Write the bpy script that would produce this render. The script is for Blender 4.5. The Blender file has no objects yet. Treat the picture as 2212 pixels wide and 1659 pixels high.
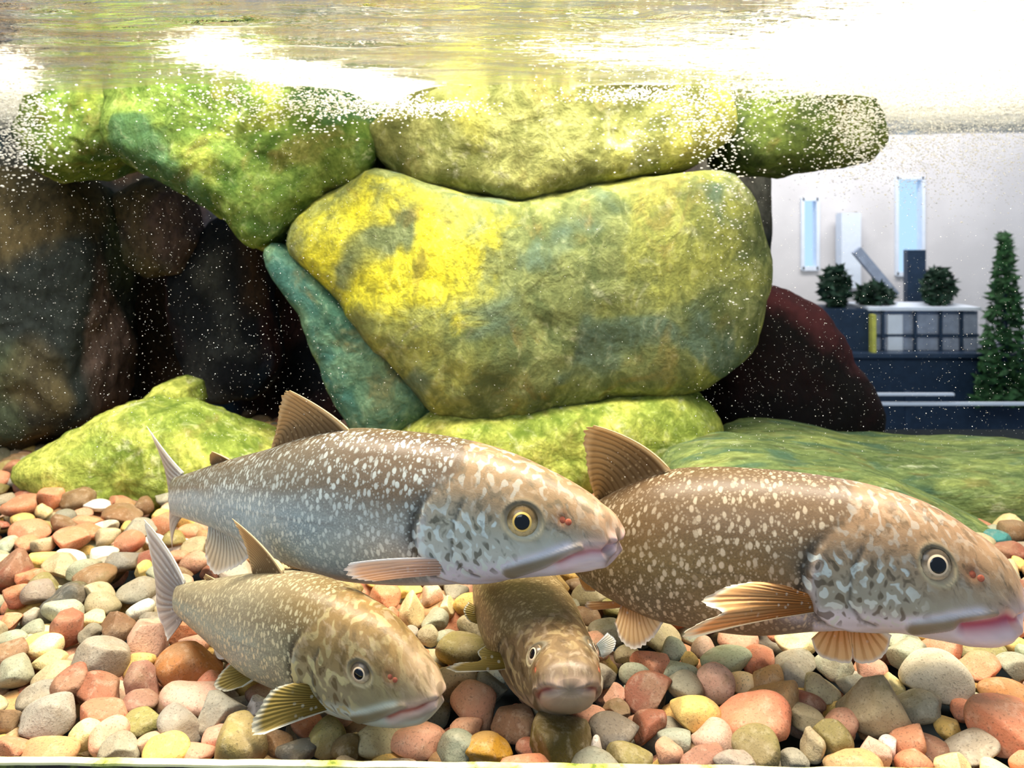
import bpy, math, random
import numpy as np
from mathutils import Vector, noise as mnoise

# ------------------------------------------------------------------ camera, world, light, exposure
SC = bpy.context.scene
COL = SC.collection
F_PX, CX, HORIZ = 1670.0, 1106.0, 500.0        # focal length and horizon of the 2212x1659 photograph
cam_data = bpy.data.cameras.new('camera')
cam_data.sensor_width = 36.0
cam_data.lens = 36.0 * F_PX / 2212.0
cam_data.shift_y = -(829.5 - HORIZ) / 2212.0
cam_data.clip_start = 0.02
cam_data.dof.use_dof = True
cam_data.dof.focus_distance = 0.90
cam_data.dof.aperture_fstop = 7.0
cam = bpy.data.objects.new('camera', cam_data)
COL.objects.link(cam)
cam.location = (0, 0, 0)
cam.rotation_euler = (math.pi / 2, 0, 0)
SC.camera = cam
SC.view_settings.view_transform = 'Standard'
SC.view_settings.look = 'None'
SC.view_settings.gamma = 1.0
SC.view_settings.use_curve_mapping = False
SC.view_settings.exposure = 0.35

world = bpy.data.worlds.new('world')
SC.world = world
world.use_nodes = True
world.node_tree.nodes['Background'].inputs[0].default_value = (0.55, 0.75, 1.0, 1)
world.node_tree.nodes['Background'].inputs[1].default_value = 0.32


def area_light(name, loc, target, sx, sy, power, color):
    d = bpy.data.lights.new(name, 'AREA')
    d.shape = 'RECTANGLE'
    d.size, d.size_y, d.energy, d.color = sx, sy, power, color
    o = bpy.data.objects.new(name, d)
    COL.objects.link(o)
    o.location = loc
    o.rotation_euler = (Vector(target) - Vector(loc)).to_track_quat('-Z', 'Y').to_euler()
    return o


# lamps hung over the open top of the tank, and a front fill for the hall's daylight
area_light('tank_lamp_front', (0.05, 0.95, 1.05), (0.05, 1.0, -0.5), 2.2, 0.5, 35, (1.0, 0.80, 0.57))
area_light('tank_lamp_back', (0.22, 1.08, 1.20), (0.26, 1.75, 0.0), 2.9, 0.4, 98, (1.0, 0.97, 0.84))
area_light('hall_daylight_fill', (-1.5, -1.8, 1.3), (-0.1, 1.1, -0.35), 2.2, 1.6, 33, (0.84, 0.93, 1.0))  # front fill added for the hall daylight from behind the camera
area_light('hall_wall_fill', (2.2, 4.4, 1.9), (2.2, 5.6, 0.5), 2.8, 0.6, 75, (1.0, 0.95, 0.9))  # unseen lamp added to brighten the hall wall towards its top

# ------------------------------------------------------------------ helpers
GLASS_Y, WATER_Z, GROUND_Z = 0.72, 0.31, -0.55


def P(px, py, y):
    return np.array([(px - CX) / F_PX * y, y, (HORIZ - py) / F_PX * y])


def lin(r, g, b):
    def f(c):
        c /= 255.0
        return c / 12.92 if c <= 0.04045 else ((c + 0.055) / 1.055) ** 2.4
    return (f(r), f(g), f(b))


def tag(o, label=None, cat=None, group=None, kind=None):
    if label: o['label'] = label
    if cat: o['category'] = cat
    if group: o['group'] = group
    if kind: o['kind'] = kind
    return o


def empty(name, loc):
    o = bpy.data.objects.new(name, None)
    o.empty_display_size = 0.05
    COL.objects.link(o)
    o.location = tuple(loc)
    return o


def mesh_obj(name, verts, faces, mat, parent=None, loc=None, smooth=True, colors=None):
    """One mesh object; VERTS are world points, stored relative to LOC (or to the parent's place)."""
    v = np.asarray(verts, dtype=float)
    off = np.array(parent.location if parent is not None else (loc if loc is not None else (0, 0, 0)), dtype=float)
    if parent is not None and parent.parent is not None:
        off = off + np.array(parent.parent.location)
    me = bpy.data.meshes.new(name)
    me.from_pydata((v - off).tolist(), [], [tuple(int(i) for i in f) for f in faces])
    if smooth:
        me.polygons.foreach_set('use_smooth', [True] * len(me.polygons))
    if colors:
        for an, (typ, arr) in colors.items():
            at = me.attributes.new(an, typ, 'POINT')
            at.data.foreach_set('color' if typ == 'FLOAT_COLOR' else ('vector' if typ == 'FLOAT_VECTOR' else 'value'), np.asarray(arr, dtype=np.float32).ravel())
    me.materials.append(mat)
    me.update()
    o = bpy.data.objects.new(name, me)
    COL.objects.link(o)
    if parent is not None:
        o.parent = parent
        if parent.type != 'EMPTY':
            pass
    elif loc is not None:
        o.location = tuple(loc)
    return o


def grid_faces(nu, nv, wrap_v=False, off=0):
    f = []
    for i in range(nu - 1):
        for j in range(nv if wrap_v else nv - 1):
            a, b = i * nv + j, i * nv + (j + 1) % nv
            f.append((off + a, off + b, off + b + nv, off + a + nv))
    return f


def box(x0, x1, y0, y1, z0, z1):
    v = [(x, y, z) for x in (x0, x1) for y in (y0, y1) for z in (z0, z1)]
    f = [(0, 1, 3, 2), (4, 6, 7, 5), (0, 4, 5, 1), (2, 3, 7, 6), (0, 2, 6, 4), (1, 5, 7, 3)]
    return np.array(v, dtype=float), f


def join(parts):
    vs, fs, n = [], [], 0
    for v, f in parts:
        vs.append(np.asarray(v, dtype=float))
        fs += [tuple(i + n for i in q) for q in f]
        n += len(v)
    return np.vstack(vs), fs


def spline(pts, t):
    """Cubic Hermite through PTS (n x k) at chord-length parameters T in 0..1."""
    p = np.asarray(pts, dtype=float)
    d = np.linalg.norm(np.diff(p, axis=0), axis=1) + 1e-9
    x = np.concatenate([[0], np.cumsum(d)]); x /= x[-1]
    return hermite(x, p, np.asarray(t, dtype=float))


def hermite(x, p, t):
    m = np.zeros_like(p)
    h = np.diff(x)
    sl = np.diff(p, axis=0) / h[:, None]
    m[0], m[-1] = sl[0], sl[-1]
    for i in range(1, len(x) - 1):
        m[i] = (sl[i - 1] * h[i] + sl[i] * h[i - 1]) / (h[i] + h[i - 1])
    k = np.clip(np.searchsorted(x, t, side='right') - 1, 0, len(x) - 2)
    u = ((t - x[k]) / h[k])[:, None]
    hk = h[k][:, None]
    return (2*u**3 - 3*u**2 + 1) * p[k] + (u**3 - 2*u**2 + u) * hk * m[k] + (-2*u**3 + 3*u**2) * p[k+1] + (u**3 - u**2) * hk * m[k+1]


# ------------------------------------------------------------------ node helpers
class NT:
    def __init__(self, name):
        self.m = bpy.data.materials.new(name)
        self.m.use_nodes = True
        self.t = self.m.node_tree
        self.t.nodes.clear()
        self.out = self.t.nodes.new('ShaderNodeOutputMaterial')

    def n(self, typ, **kw):
        nd = self.t.nodes.new(typ)
        for k, v in kw.items():
            setattr(nd, k, v)
        return nd

    def put(self, sock, v):
        if v is None:
            return
        if isinstance(v, bpy.types.NodeSocket):
            self.t.links.new(v, sock)
        elif isinstance(v, tuple) and len(v) == 3 and sock.type == 'RGBA':
            sock.default_value = (*v, 1)
        else:
            sock.default_value = v

    def math(self, op, a, b=None, c=None, clamp=False):
        nd = self.n('ShaderNodeMath', operation=op, use_clamp=clamp)
        self.put(nd.inputs[0], a); self.put(nd.inputs[1], b); self.put(nd.inputs[2], c)
        return nd.outputs[0]

    def ramp(self, v, lo, hi, a=0.0, b=1.0):
        nd = self.n('ShaderNodeMapRange', clamp=True, interpolation_type='SMOOTHSTEP')
        self.put(nd.inputs[0], v)
        for i, x in zip((1, 2, 3, 4), (lo, hi, a, b)):
            self.put(nd.inputs[i], x)
        return nd.outputs[0]

    def mix(self, fac, a, b, blend='MIX'):
        nd = self.n('ShaderNodeMix', data_type='RGBA', blend_type=blend)
        self.put(nd.inputs[0], fac); self.put(nd.inputs[6], a); self.put(nd.inputs[7], b)
        return nd.outputs[2]

    def noise(self, vec, scale, detail=4.0, rough=0.55, dist=0.0):
        nd = self.n('ShaderNodeTexNoise')
        self.put(nd.inputs['Vector'], vec); self.put(nd.inputs['Scale'], scale)
        nd.inputs['Detail'].default_value = detail
        nd.inputs['Roughness'].default_value = rough
        nd.inputs['Distortion'].default_value = dist
        return nd.outputs[0]

    def voronoi(self, vec, scale, feature='F1', rnd=1.0):
        nd = self.n('ShaderNodeTexVoronoi', feature=feature)
        self.put(nd.inputs['Vector'], vec); self.put(nd.inputs['Scale'], scale)
        nd.inputs['Randomness'].default_value = rnd
        return nd

    def mapping(self, vec, scale=(1, 1, 1), loc=(0, 0, 0), rot=(0, 0, 0)):
        nd = self.n('ShaderNodeMapping')
        self.put(nd.inputs[0], vec)
        nd.inputs['Scale'].default_value = scale
        nd.inputs['Location'].default_value = loc
        nd.inputs['Rotation'].default_value = rot
        return nd.outputs[0]

    def attr(self, name):
        return self.n('ShaderNodeAttribute', attribute_name=name)

    def coord(self, which='Object'):
        return self.n('ShaderNodeTexCoord').outputs[which]

    def bump(self, h, strength, dist=0.01):
        nd = self.n('ShaderNodeBump')
        self.put(nd.inputs['Height'], h)
        nd.inputs['Strength'].default_value = strength
        nd.inputs['Distance'].default_value = dist
        return nd.outputs[0]

    def pbr(self, color, rough=0.5, normal=None, spec=0.3, metal=0.0, link=True, emit=None, emit_s=0.0):
        nd = self.n('ShaderNodeBsdfPrincipled')
        self.put(nd.inputs['Base Color'], color)
        self.put(nd.inputs['Roughness'], rough)
        self.put(nd.inputs['Specular IOR Level'], spec)
        self.put(nd.inputs['Metallic'], metal)
        if normal is not None:
            self.put(nd.inputs['Normal'], normal)
        if emit is not None:
            self.put(nd.inputs['Emission Color'], emit)
            nd.inputs['Emission Strength'].default_value = emit_s
        if link:
            self.t.links.new(nd.outputs[0], self.out.inputs[0])
        return nd.outputs[0]

    def mix_shader(self, fac, a, b):
        nd = self.n('ShaderNodeMixShader')
        self.put(nd.inputs[0], fac)
        self.t.links.new(a, nd.inputs[1]); self.t.links.new(b, nd.inputs[2])
        return nd.outputs[0]

    def end(self, sh):
        self.t.links.new(sh, self.out.inputs[0])
        return self.m


def plain(name, rgb, rough=0.5, spec=0.3, metal=0.0, var=0.12, scale=20):
    t = NT(name)
    nz = t.noise(t.coord(), scale)
    c = t.mix(t.ramp(nz, 0.35, 0.7), tuple(x * (1 - var) for x in rgb), tuple(min(1, x * (1 + var)) for x in rgb))
    t.pbr(c, rough, None, spec, metal)
    return t.m


def emissive(name, rgb, s):
    t = NT(name)
    e = t.n('ShaderNodeEmission')
    e.inputs[0].default_value = (*rgb, 1)
    e.inputs[1].default_value = s
    return t.end(e.outputs[0])


def clear_glass(name):
    t = NT(name)
    tr = t.n('ShaderNodeBsdfTransparent')
    tr.inputs[0].default_value = (1, 1, 1, 1)
    return t.end(tr.outputs[0])

# ------------------------------------------------------------------ materials of the rocks
def moss_material(name, deep, mid, bright, pale, teal=None, scale=1.0, streak=False, bright_lo=0.50, seed=0.0, pale_amt=1.0, patch=None):
    t = NT(name)
    co = t.mapping(t.coord(), (scale, scale * (1 if not streak else 3), scale * (1 if not streak else 3.5)), (seed, seed * 0.7, seed * 1.3))
    big = t.noise(co, 3.2, 3.0, 0.55, 0.4)
    med = t.noise(co, 11.0, 5.0, 0.62, 0.5)
    fine = t.noise(co, 55.0, 6.0, 0.7)
    c = t.mix(t.ramp(med, 0.34, 0.62), deep, mid)
    c = t.mix(t.math('MULTIPLY', t.ramp(big, bright_lo, bright_lo + 0.16), t.ramp(med, 0.3, 0.55, 0.35, 1.0)), c, bright)
    if patch is not None:       # broad bright patch: lamp light painted in with the algae's own yellow
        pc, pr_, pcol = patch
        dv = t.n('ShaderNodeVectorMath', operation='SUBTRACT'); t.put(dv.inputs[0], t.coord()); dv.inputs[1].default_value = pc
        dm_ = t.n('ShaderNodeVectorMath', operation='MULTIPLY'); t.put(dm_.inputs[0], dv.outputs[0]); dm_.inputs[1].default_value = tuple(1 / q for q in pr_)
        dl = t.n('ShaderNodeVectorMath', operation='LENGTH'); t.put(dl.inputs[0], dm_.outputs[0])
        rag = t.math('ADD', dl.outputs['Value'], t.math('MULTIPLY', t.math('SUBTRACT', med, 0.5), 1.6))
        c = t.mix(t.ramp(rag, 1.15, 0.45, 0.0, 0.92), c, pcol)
    pl = t.noise(co, 7.0, 6.0, 0.68, 0.8)
    c = t.mix(t.math('MULTIPLY', t.ramp(pl, 0.58, 0.70), 0.75 * pale_amt), c, pale)
    if teal is not None:
        tn = t.noise(co, 4.5, 3.0, 0.5, 0.6)
        c = t.mix(t.math('MULTIPLY', t.ramp(tn, 0.52, 0.64), 0.85), c, teal)
    br = t.noise(t.mapping(co, loc=(11, 5, 3)), 5.5, 4.0, 0.6, 1.2)
    c = t.mix(t.math('MULTIPLY', t.ramp(br, 0.56, 0.70), 0.55), c, lin(140, 122, 70))
    wisp = t.noise(t.mapping(co, (1.6, 1.6, 1.1), rot=(0.3, 0.9, 0.2)), 17.0, 7.0, 0.68, 1.3)
    c = t.mix(t.ramp(wisp, 0.40, 0.60, 0.45, 0.0), c, tuple(x * 0.75 for x in deep))
    c = t.mix(t.ramp(wisp, 0.54, 0.70, 0.0, 0.55), c, t.mix(0.5, c, pale))
    c = t.mix(t.ramp(fine, 0.36, 0.54, 0.32, 0.0), c, tuple(x * 0.6 for x in deep))
    h = t.math('ADD', t.math('MULTIPLY', fine, 0.35), t.math('ADD', t.math('MULTIPLY', wisp, 0.35), t.math('MULTIPLY', med, 1.0)))
    t.pbr(c, 0.95, t.bump(h, 0.75, 0.02), 0.05)
    return t.m


GREEN = dict(deep=lin(88, 112, 30), mid=lin(150, 170, 60), bright=lin(218, 222, 62), pale=lin(205, 208, 160))
M_moss_green = moss_material('moss_green', lin(78, 106, 46), lin(136, 160, 78), lin(180, 190, 88), lin(200, 206, 156), lin(76, 116, 84), 1.3, seed=1.7)
M_moss_slab = moss_material('moss_slab', lin(108, 114, 66), lin(166, 168, 104), lin(192, 190, 96), lin(214, 212, 188), None, 1.3, seed=4.1)
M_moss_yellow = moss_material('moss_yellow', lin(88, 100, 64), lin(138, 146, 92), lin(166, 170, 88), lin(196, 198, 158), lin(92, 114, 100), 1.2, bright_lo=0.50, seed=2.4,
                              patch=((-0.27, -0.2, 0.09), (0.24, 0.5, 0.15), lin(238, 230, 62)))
M_moss_teal_shade = moss_material('moss_teal_shade', lin(62, 98, 82), lin(112, 146, 116), lin(146, 168, 112), lin(172, 192, 164), lin(70, 118, 112), 1.3, seed=6.0)  # teal shade of the rock's underside mixed into the moss colour
M_moss_lime = moss_material('moss_lime', lin(104, 126, 50), lin(170, 186, 88), lin(222, 224, 112), lin(234, 236, 188), None, 1.6, bright_lo=0.44, seed=7.2)
M_moss_streak = moss_material('moss_streak', lin(96, 116, 74), lin(146, 166, 104), lin(176, 190, 112), lin(220, 226, 190), lin(84, 122, 104), 1.2, True, seed=3.3)
M_moss_dim = moss_material('moss_dim', lin(66, 80, 46), lin(108, 126, 62), lin(126, 140, 64), lin(156, 156, 128), None, 1.4, seed=9.1)


def darkened_rock(name, cols, scale=2.4, seed=0.0, dark=lin(24, 26, 28)):
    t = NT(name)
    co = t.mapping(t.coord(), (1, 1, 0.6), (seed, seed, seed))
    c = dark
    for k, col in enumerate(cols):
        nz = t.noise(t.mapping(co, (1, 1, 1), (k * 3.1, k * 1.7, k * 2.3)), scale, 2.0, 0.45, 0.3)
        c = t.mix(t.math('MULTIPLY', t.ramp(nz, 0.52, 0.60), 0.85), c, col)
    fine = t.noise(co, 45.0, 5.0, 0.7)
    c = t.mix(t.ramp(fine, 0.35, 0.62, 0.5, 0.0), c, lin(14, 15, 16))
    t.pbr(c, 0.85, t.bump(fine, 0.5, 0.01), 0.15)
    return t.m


M_cave = darkened_rock('cave_rock', [lin(88, 56, 48), lin(48, 84, 104), lin(92, 92, 84), lin(78, 56, 34)], 2.6, 1.0, lin(34, 36, 38))  # cave shade put into the colour, so it stays dark under the fill
M_cave_green = darkened_rock('cave_green', [lin(84, 94, 72), lin(112, 92, 84), lin(104, 92, 62)], 3.0, 4.0, lin(44, 50, 48))
M_silhouette = darkened_rock('maroon_silhouette', [lin(30, 14, 16)], 2.6, 2.2, lin(13, 9, 10))
# maroon edge of the reflected silhouette, painted along the dome's crest
t_ = M_silhouette.node_tree
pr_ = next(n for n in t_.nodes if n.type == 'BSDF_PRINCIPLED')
w_ = NT.__new__(NT); w_.t = t_; w_.m = M_silhouette
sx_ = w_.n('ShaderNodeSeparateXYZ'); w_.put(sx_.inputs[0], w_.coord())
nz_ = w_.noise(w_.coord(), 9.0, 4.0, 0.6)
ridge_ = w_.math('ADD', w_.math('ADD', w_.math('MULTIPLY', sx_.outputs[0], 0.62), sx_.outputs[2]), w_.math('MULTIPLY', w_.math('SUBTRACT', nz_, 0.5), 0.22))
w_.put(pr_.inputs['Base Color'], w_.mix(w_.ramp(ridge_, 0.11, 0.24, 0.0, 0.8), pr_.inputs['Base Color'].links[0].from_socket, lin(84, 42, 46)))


# ------------------------------------------------------------------ boulders
def boulder(name, poly, center, yc, depth, mat, label, amp=0.02, lump=0.03, p=3.4, grow=1.02, seed=0, back=None, nt=150, nphi=72, cat='rock', group='boulders of the rockwork'):
    """A rounded solid rock: silhouette POLY, middle plane at distance YC, half thickness DEPTH."""
    poly = np.array(poly, dtype=float)
    c = np.array(center, dtype=float)
    th = np.linspace(0, 2 * np.pi, nt, endpoint=False)
    R = np.zeros(nt)
    a, b = poly, np.roll(poly, -1, axis=0)
    for i, t in enumerate(th):
        d = np.array([math.cos(t), -math.sin(t)])
        best = 0
        for p0, p1 in zip(a, b):
            e = p1 - p0
            det = d[0] * -e[1] + e[0] * d[1]
            if abs(det) < 1e-9: continue
            w = p0 - c
            r = (w[0] * -e[1] + e[0] * w[1]) / det
            s = (d[0] * w[1] - d[1] * w[0]) / det
            if r > 0 and -1e-6 <= s <= 1 + 1e-6: best = max(best, r)
        R[i] = best
    k = np.array([1, 2, 3, 2, 1.0]); k /= k.sum()
    R = sum(np.roll(R, i - 2) * k[i] for i in range(5)) * grow
    sc = yc / F_PX
    ph = np.linspace(0, np.pi, nphi)
    sn = np.sin(ph) ; cs = np.cos(ph)
    q = (np.abs(sn) ** p + np.abs(cs) ** p) ** (-1.0 / p)
    C = P(c[0], c[1], yc)
    V = []
    for i in range(1, nphi - 1):
        rr = R * sc * sn[i] * q[i]
        dep = depth if cs[i] > 0 else (back or depth)
        V.append(np.stack([C[0] + rr * np.cos(th), np.full(nt, yc - dep * cs[i] * q[i]), C[2] + rr * np.sin(th)], 1))
    V = np.vstack(V)
    V = np.vstack([V, [[C[0], yc - depth, C[2]], [C[0], yc + (back or depth), C[2]]]])
    n = (nphi - 2) * nt
    faces = [(q_[0], q_[3], q_[2], q_[1]) for q_ in grid_faces(nphi - 2, nt, True)]
    faces += [(n, (j + 1) % nt, j)[::-1] for j in range(nt)]
    faces += [(n + 1, n - nt + j, n - nt + (j + 1) % nt)[::-1] for j in range(nt)]
    N = V - C
    N /= np.array([1, 1, 1.0])
    N /= np.linalg.norm(N, axis=1)[:, None] + 1e-9
    o = Vector((seed * 3.7, seed * 1.9, seed * 5.3))
    for i in range(len(V)):
        v = Vector(V[i])
        d = lump * mnoise.noise((v + o) * 3.5) + amp * mnoise.fractal((v + o) * 9.0, 0.9, 2.1, 4)
        V[i] += N[i] * d
    ob = mesh_obj(name, V, faces, mat, loc=(C[0], yc, C[2]))
    tag(ob, label, cat, group)
    return ob


boulder('boulder', [(290,300),(296,210),(400,120),(560,90),(700,150),(795,240),(834,320),(838,380),(790,415),(720,445),(670,480),(640,512),(592,528),(530,480),(470,430),(410,392),(350,370),(305,345)],
        (580, 320), 1.86, 0.22, M_moss_green, 'large green mossy boulder overhanging the dark cave and reaching the water surface', seed=1, p=5.5, grow=1.035, lump=0.04)
boulder('boulder', [(92,300),(106,240),(145,200),(210,170),(290,200),(318,290),(296,335),(235,368),(170,378),(112,352)],
        (200, 285), 1.93, 0.16, M_moss_green, 'small rounded green boulder hanging at the outer end of the overhang', seed=2, amp=0.015)
boulder('boulder', [(836,300),(880,262),(1000,205),(1100,140),(1200,110),(1350,120),(1480,170),(1548,240),(1548,300),(1500,345),(1420,378),(1330,403),(1230,424),(1120,444),(1000,430),(910,405),(860,365)],
        (1180, 320), 1.88, 0.24, M_moss_slab, 'broad pale olive slab boulder on top of the bright yellow-green boulder', seed=3, amp=0.014, p=6.0, grow=1.045, lump=0.035)
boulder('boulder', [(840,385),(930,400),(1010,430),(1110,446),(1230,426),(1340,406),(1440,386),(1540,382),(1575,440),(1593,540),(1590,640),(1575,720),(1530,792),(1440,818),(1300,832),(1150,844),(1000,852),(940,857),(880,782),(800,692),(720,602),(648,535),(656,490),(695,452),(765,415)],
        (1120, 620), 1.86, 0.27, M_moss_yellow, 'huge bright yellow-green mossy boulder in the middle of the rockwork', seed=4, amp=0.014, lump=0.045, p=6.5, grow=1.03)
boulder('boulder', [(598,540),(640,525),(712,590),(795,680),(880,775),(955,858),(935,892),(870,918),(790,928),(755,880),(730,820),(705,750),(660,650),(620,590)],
        (775, 735), 1.80, 0.16, M_moss_teal_shade, 'slanting teal-green wedge rock under the bright yellow-green boulder', seed=5, amp=0.012, lump=0.02, p=5.0, grow=1.04)
boulder('boulder', [(855,925),(920,868),(1050,848),(1200,838),(1350,828),(1440,818),(1500,850),(1535,900),(1542,950),(1500,995),(1400,1020),(1250,1040),(1050,1040),(930,1010),(855,975)],
        (1200, 930), 1.78, 0.22, M_moss_lime, 'long lime-green boulder lying under the huge yellow-green one, behind the trout', seed=6, amp=0.014, lump=0.02)
boulder('boulder', [(1536,350),(1548,290),(1590,240),(1650,200),(1720,172),(1790,166),(1850,205),(1886,270),(1882,320),(1840,350),(1760,366),(1680,380),(1590,388)],
        (1710, 280), 1.90, 0.17, M_moss_dim, 'rounded dark green boulder in the stream of bubbles beside the slab', seed=7, amp=0.012)
boulder('boulder', [(1540,965),(1570,930),(1650,921),(1750,934),(1850,958),(2000,968),(2212,974),(2380,985),(2440,1080),(2212,1160),(1900,1130),(1600,1050)],
        (1950, 1030), 1.70, 0.20, M_moss_streak, 'long low streaky green boulder under the dark maroon dome', seed=8, amp=0.012, lump=0.014)
boulder('boulder', [(1430,1005),(1480,975),(1560,962),(1680,968),(1800,990),(1900,1020),(2010,1068),(2110,1118),(2200,1165),(2050,1215),(1700,1170),(1490,1090)],
        (1760, 1060), 1.52, 0.17, M_moss_streak, 'streaky green boulder lying just behind the back of the brown trout', seed=9, amp=0.010, lump=0.012)
boulder('boulder', [(62,990),(130,950),(200,905),(270,876),(330,862),(390,875),(460,905),(540,935),(600,960),(650,1005),(560,1050),(380,1085),(200,1062),(105,1028)],
        (340, 985), 1.72, 0.16, M_moss_lime, 'low pointed lime-green mossy rock on the gravel behind the silvery trout tail', seed=10, amp=0.018)
boulder('boulder', [(310,870),(345,830),(390,814),(425,828),(436,870),(400,910),(335,900)],
        (375, 862), 1.84, 0.08, M_moss_lime, 'small pale green rock peeking over the low pointed mossy rock', seed=11, amp=0.01, lump=0.01)
boulder('boulder', [(1500,720),(1545,640),(1600,602),(1680,622),(1750,655),(1795,715),(1815,772),(1862,822),(1885,880),(1872,932),(1800,965),(1650,975),(1540,960),(1500,850)],  # dome added for a dark silhouette mirrored in the front glass
        (1680, 810), 2.02, 0.16, M_silhouette, 'black dome with a maroon top edge, standing in for a reflected silhouette', seed=12, amp=0.010, lump=0.012)
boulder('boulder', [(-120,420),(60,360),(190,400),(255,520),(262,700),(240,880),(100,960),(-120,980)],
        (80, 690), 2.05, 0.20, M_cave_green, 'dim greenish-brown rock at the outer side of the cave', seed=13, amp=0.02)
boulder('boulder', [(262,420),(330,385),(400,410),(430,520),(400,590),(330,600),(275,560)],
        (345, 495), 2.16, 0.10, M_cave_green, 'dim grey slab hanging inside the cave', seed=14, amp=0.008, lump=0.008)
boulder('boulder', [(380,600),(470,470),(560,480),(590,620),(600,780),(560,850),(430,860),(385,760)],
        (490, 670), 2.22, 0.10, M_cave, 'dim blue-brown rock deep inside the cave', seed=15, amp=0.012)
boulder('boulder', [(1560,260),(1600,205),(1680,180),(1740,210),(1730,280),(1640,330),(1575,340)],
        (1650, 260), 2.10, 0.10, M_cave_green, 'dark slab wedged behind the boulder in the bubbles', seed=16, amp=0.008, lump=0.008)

# ------------------------------------------------------------------ the tank
def slab(name, x0, x1, y0, y1, z0, z1, mat, kind='structure'):
    v, f = box(x0, x1, y0, y1, z0, z1)
    o = mesh_obj(name, v, f, mat, smooth=False, loc=((x0 + x1) / 2, (y0 + y1) / 2, z0))
    o['kind'] = kind
    return o


M_bed = plain('gravel_bed', lin(34, 40, 44), 0.9, 0.1)
slab('floor', -1.9, 2.3, 0.75, 2.5, -0.72, -0.64, M_bed)

# rear wall of the tank: rough rock panel with shade painted in, beside the added rear pane
def rough_wall(name, x0, x1, y, z0, z1, mat):
    nx, nz = 120, 70
    X, Z = np.meshgrid(np.linspace(x0, x1, nx), np.linspace(z0, z1, nz), indexing='ij')
    V = np.stack([X.ravel(), np.full(X.size, y), Z.ravel()], 1)
    for i in range(len(V)):
        V[i, 1] -= 0.05 * (0.5 + mnoise.fractal(Vector(V[i]) * 3.0, 0.9, 2.0, 4))
    B = V.copy(); B[:, 1] = y + 0.04
    n = len(V)
    f = [q for q in grid_faces(nx, nz)] + [q[::-1] for q in grid_faces(nx, nz, off=n)]
    rim = [(i, 0) for i in range(nx)] + [(nx - 1, j) for j in range(1, nz)] + [(i, nz - 1) for i in range(nx - 2, -1, -1)] + [(0, j) for j in range(nz - 2, 0, -1)]
    ids = [i * nz + j for i, j in rim]
    for a, b in zip(ids, ids[1:] + ids[:1]):
        f.append((a, b, b + n, a + n)[::-1])
    o = mesh_obj(name, np.vstack([V, B]), f, mat, loc=((x0 + x1) / 2, y, z0))
    o['kind'] = 'structure'


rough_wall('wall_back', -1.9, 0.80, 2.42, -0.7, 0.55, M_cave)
M_side = plain('side_wall', lin(40, 44, 44), 0.8, 0.15)
slab('wall_left', -1.95, -1.9, 0.75, 2.5, -0.7, 0.55, M_side)
M_clear = clear_glass('clear_glass')
g = slab('window_1', -1.9, 2.3, GLASS_Y, GLASS_Y + 0.012, -0.60, 0.62, M_clear)
g['label'] = 'clear front viewing pane of the tank'
g = slab('window_2', 0.80, 2.3, 2.44, 2.452, -0.7, 0.55, M_clear)  # pane added so the front-glass reflection can be built as a room
g['label'] = 'added clear rear pane of the tank, with the mirrored hall built behind'

# frame under the front pane: cream sill with algae
t = NT('algae_sill')
co = t.mapping(t.coord(), (1, 1, 1))
nz = t.noise(co, 9.0, 5.0, 0.6)
nf = t.noise(co, 60.0, 5.0, 0.7)
sepz = t.n('ShaderNodeSeparateXYZ'); t.put(sepz.inputs[0], co)
c = t.mix(t.ramp(nz, 0.45, 0.62), lin(250, 236, 175), lin(205, 205, 90))
c = t.mix(t.math('MULTIPLY', t.ramp(nf, 0.5, 0.65), t.ramp(nz, 0.4, 0.6)), c, lin(96, 112, 34))
t.pbr(c, 0.6, t.bump(nf, 0.3, 0.003), 0.3)
M_sill = t.m
t = NT('dark_frame')
nz = t.noise(t.coord(), 30.0, 5.0, 0.65)
t.pbr(t.mix(t.ramp(nz, 0.45, 0.6), lin(44, 36, 34), lin(92, 100, 40)), 0.6, None, 0.3)
M_frame = t.m

# ------------------------------------------------------------------ sill, water surface, foam, bubbles
for nm, z0, z1, y0, y1, mt in (('trim_1', -0.4892, -0.4868, 0.7085, 0.7165, M_sill), ('trim_2', -0.56, -0.4894, 0.7090, 0.7165, M_frame)):
    v, f = box(-1.0, 1.0, y0, y1, z0, z1)
    # a bar with a slightly uneven, worn top edge
    nx = 160
    xs = np.linspace(-1.0, 1.0, nx)
    V = []
    for x in xs:
        dz = 0.0011 * mnoise.noise(Vector((x * 22, y0 * 5, z0 * 9))) + 0.0007 * mnoise.noise(Vector((x * 90, 3, z1)))
        V += [(x, y0, z0 + dz), (x, y1, z0 + dz), (x, y1, z1 + dz), (x, y0, z1 + dz)]
    f = grid_faces(nx, 4, True)
    f += [(0, 1, 2, 3), tuple(4 * (nx - 1) + k for k in (3, 2, 1, 0))]
    o = mesh_obj(nm, V, f, mt, loc=(0, y0, 0), smooth=False)
    o.rotation_euler = (0, math.radians(0.72), 0)
    o.location.z = -0.0055
    o['kind'] = 'structure'

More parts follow.
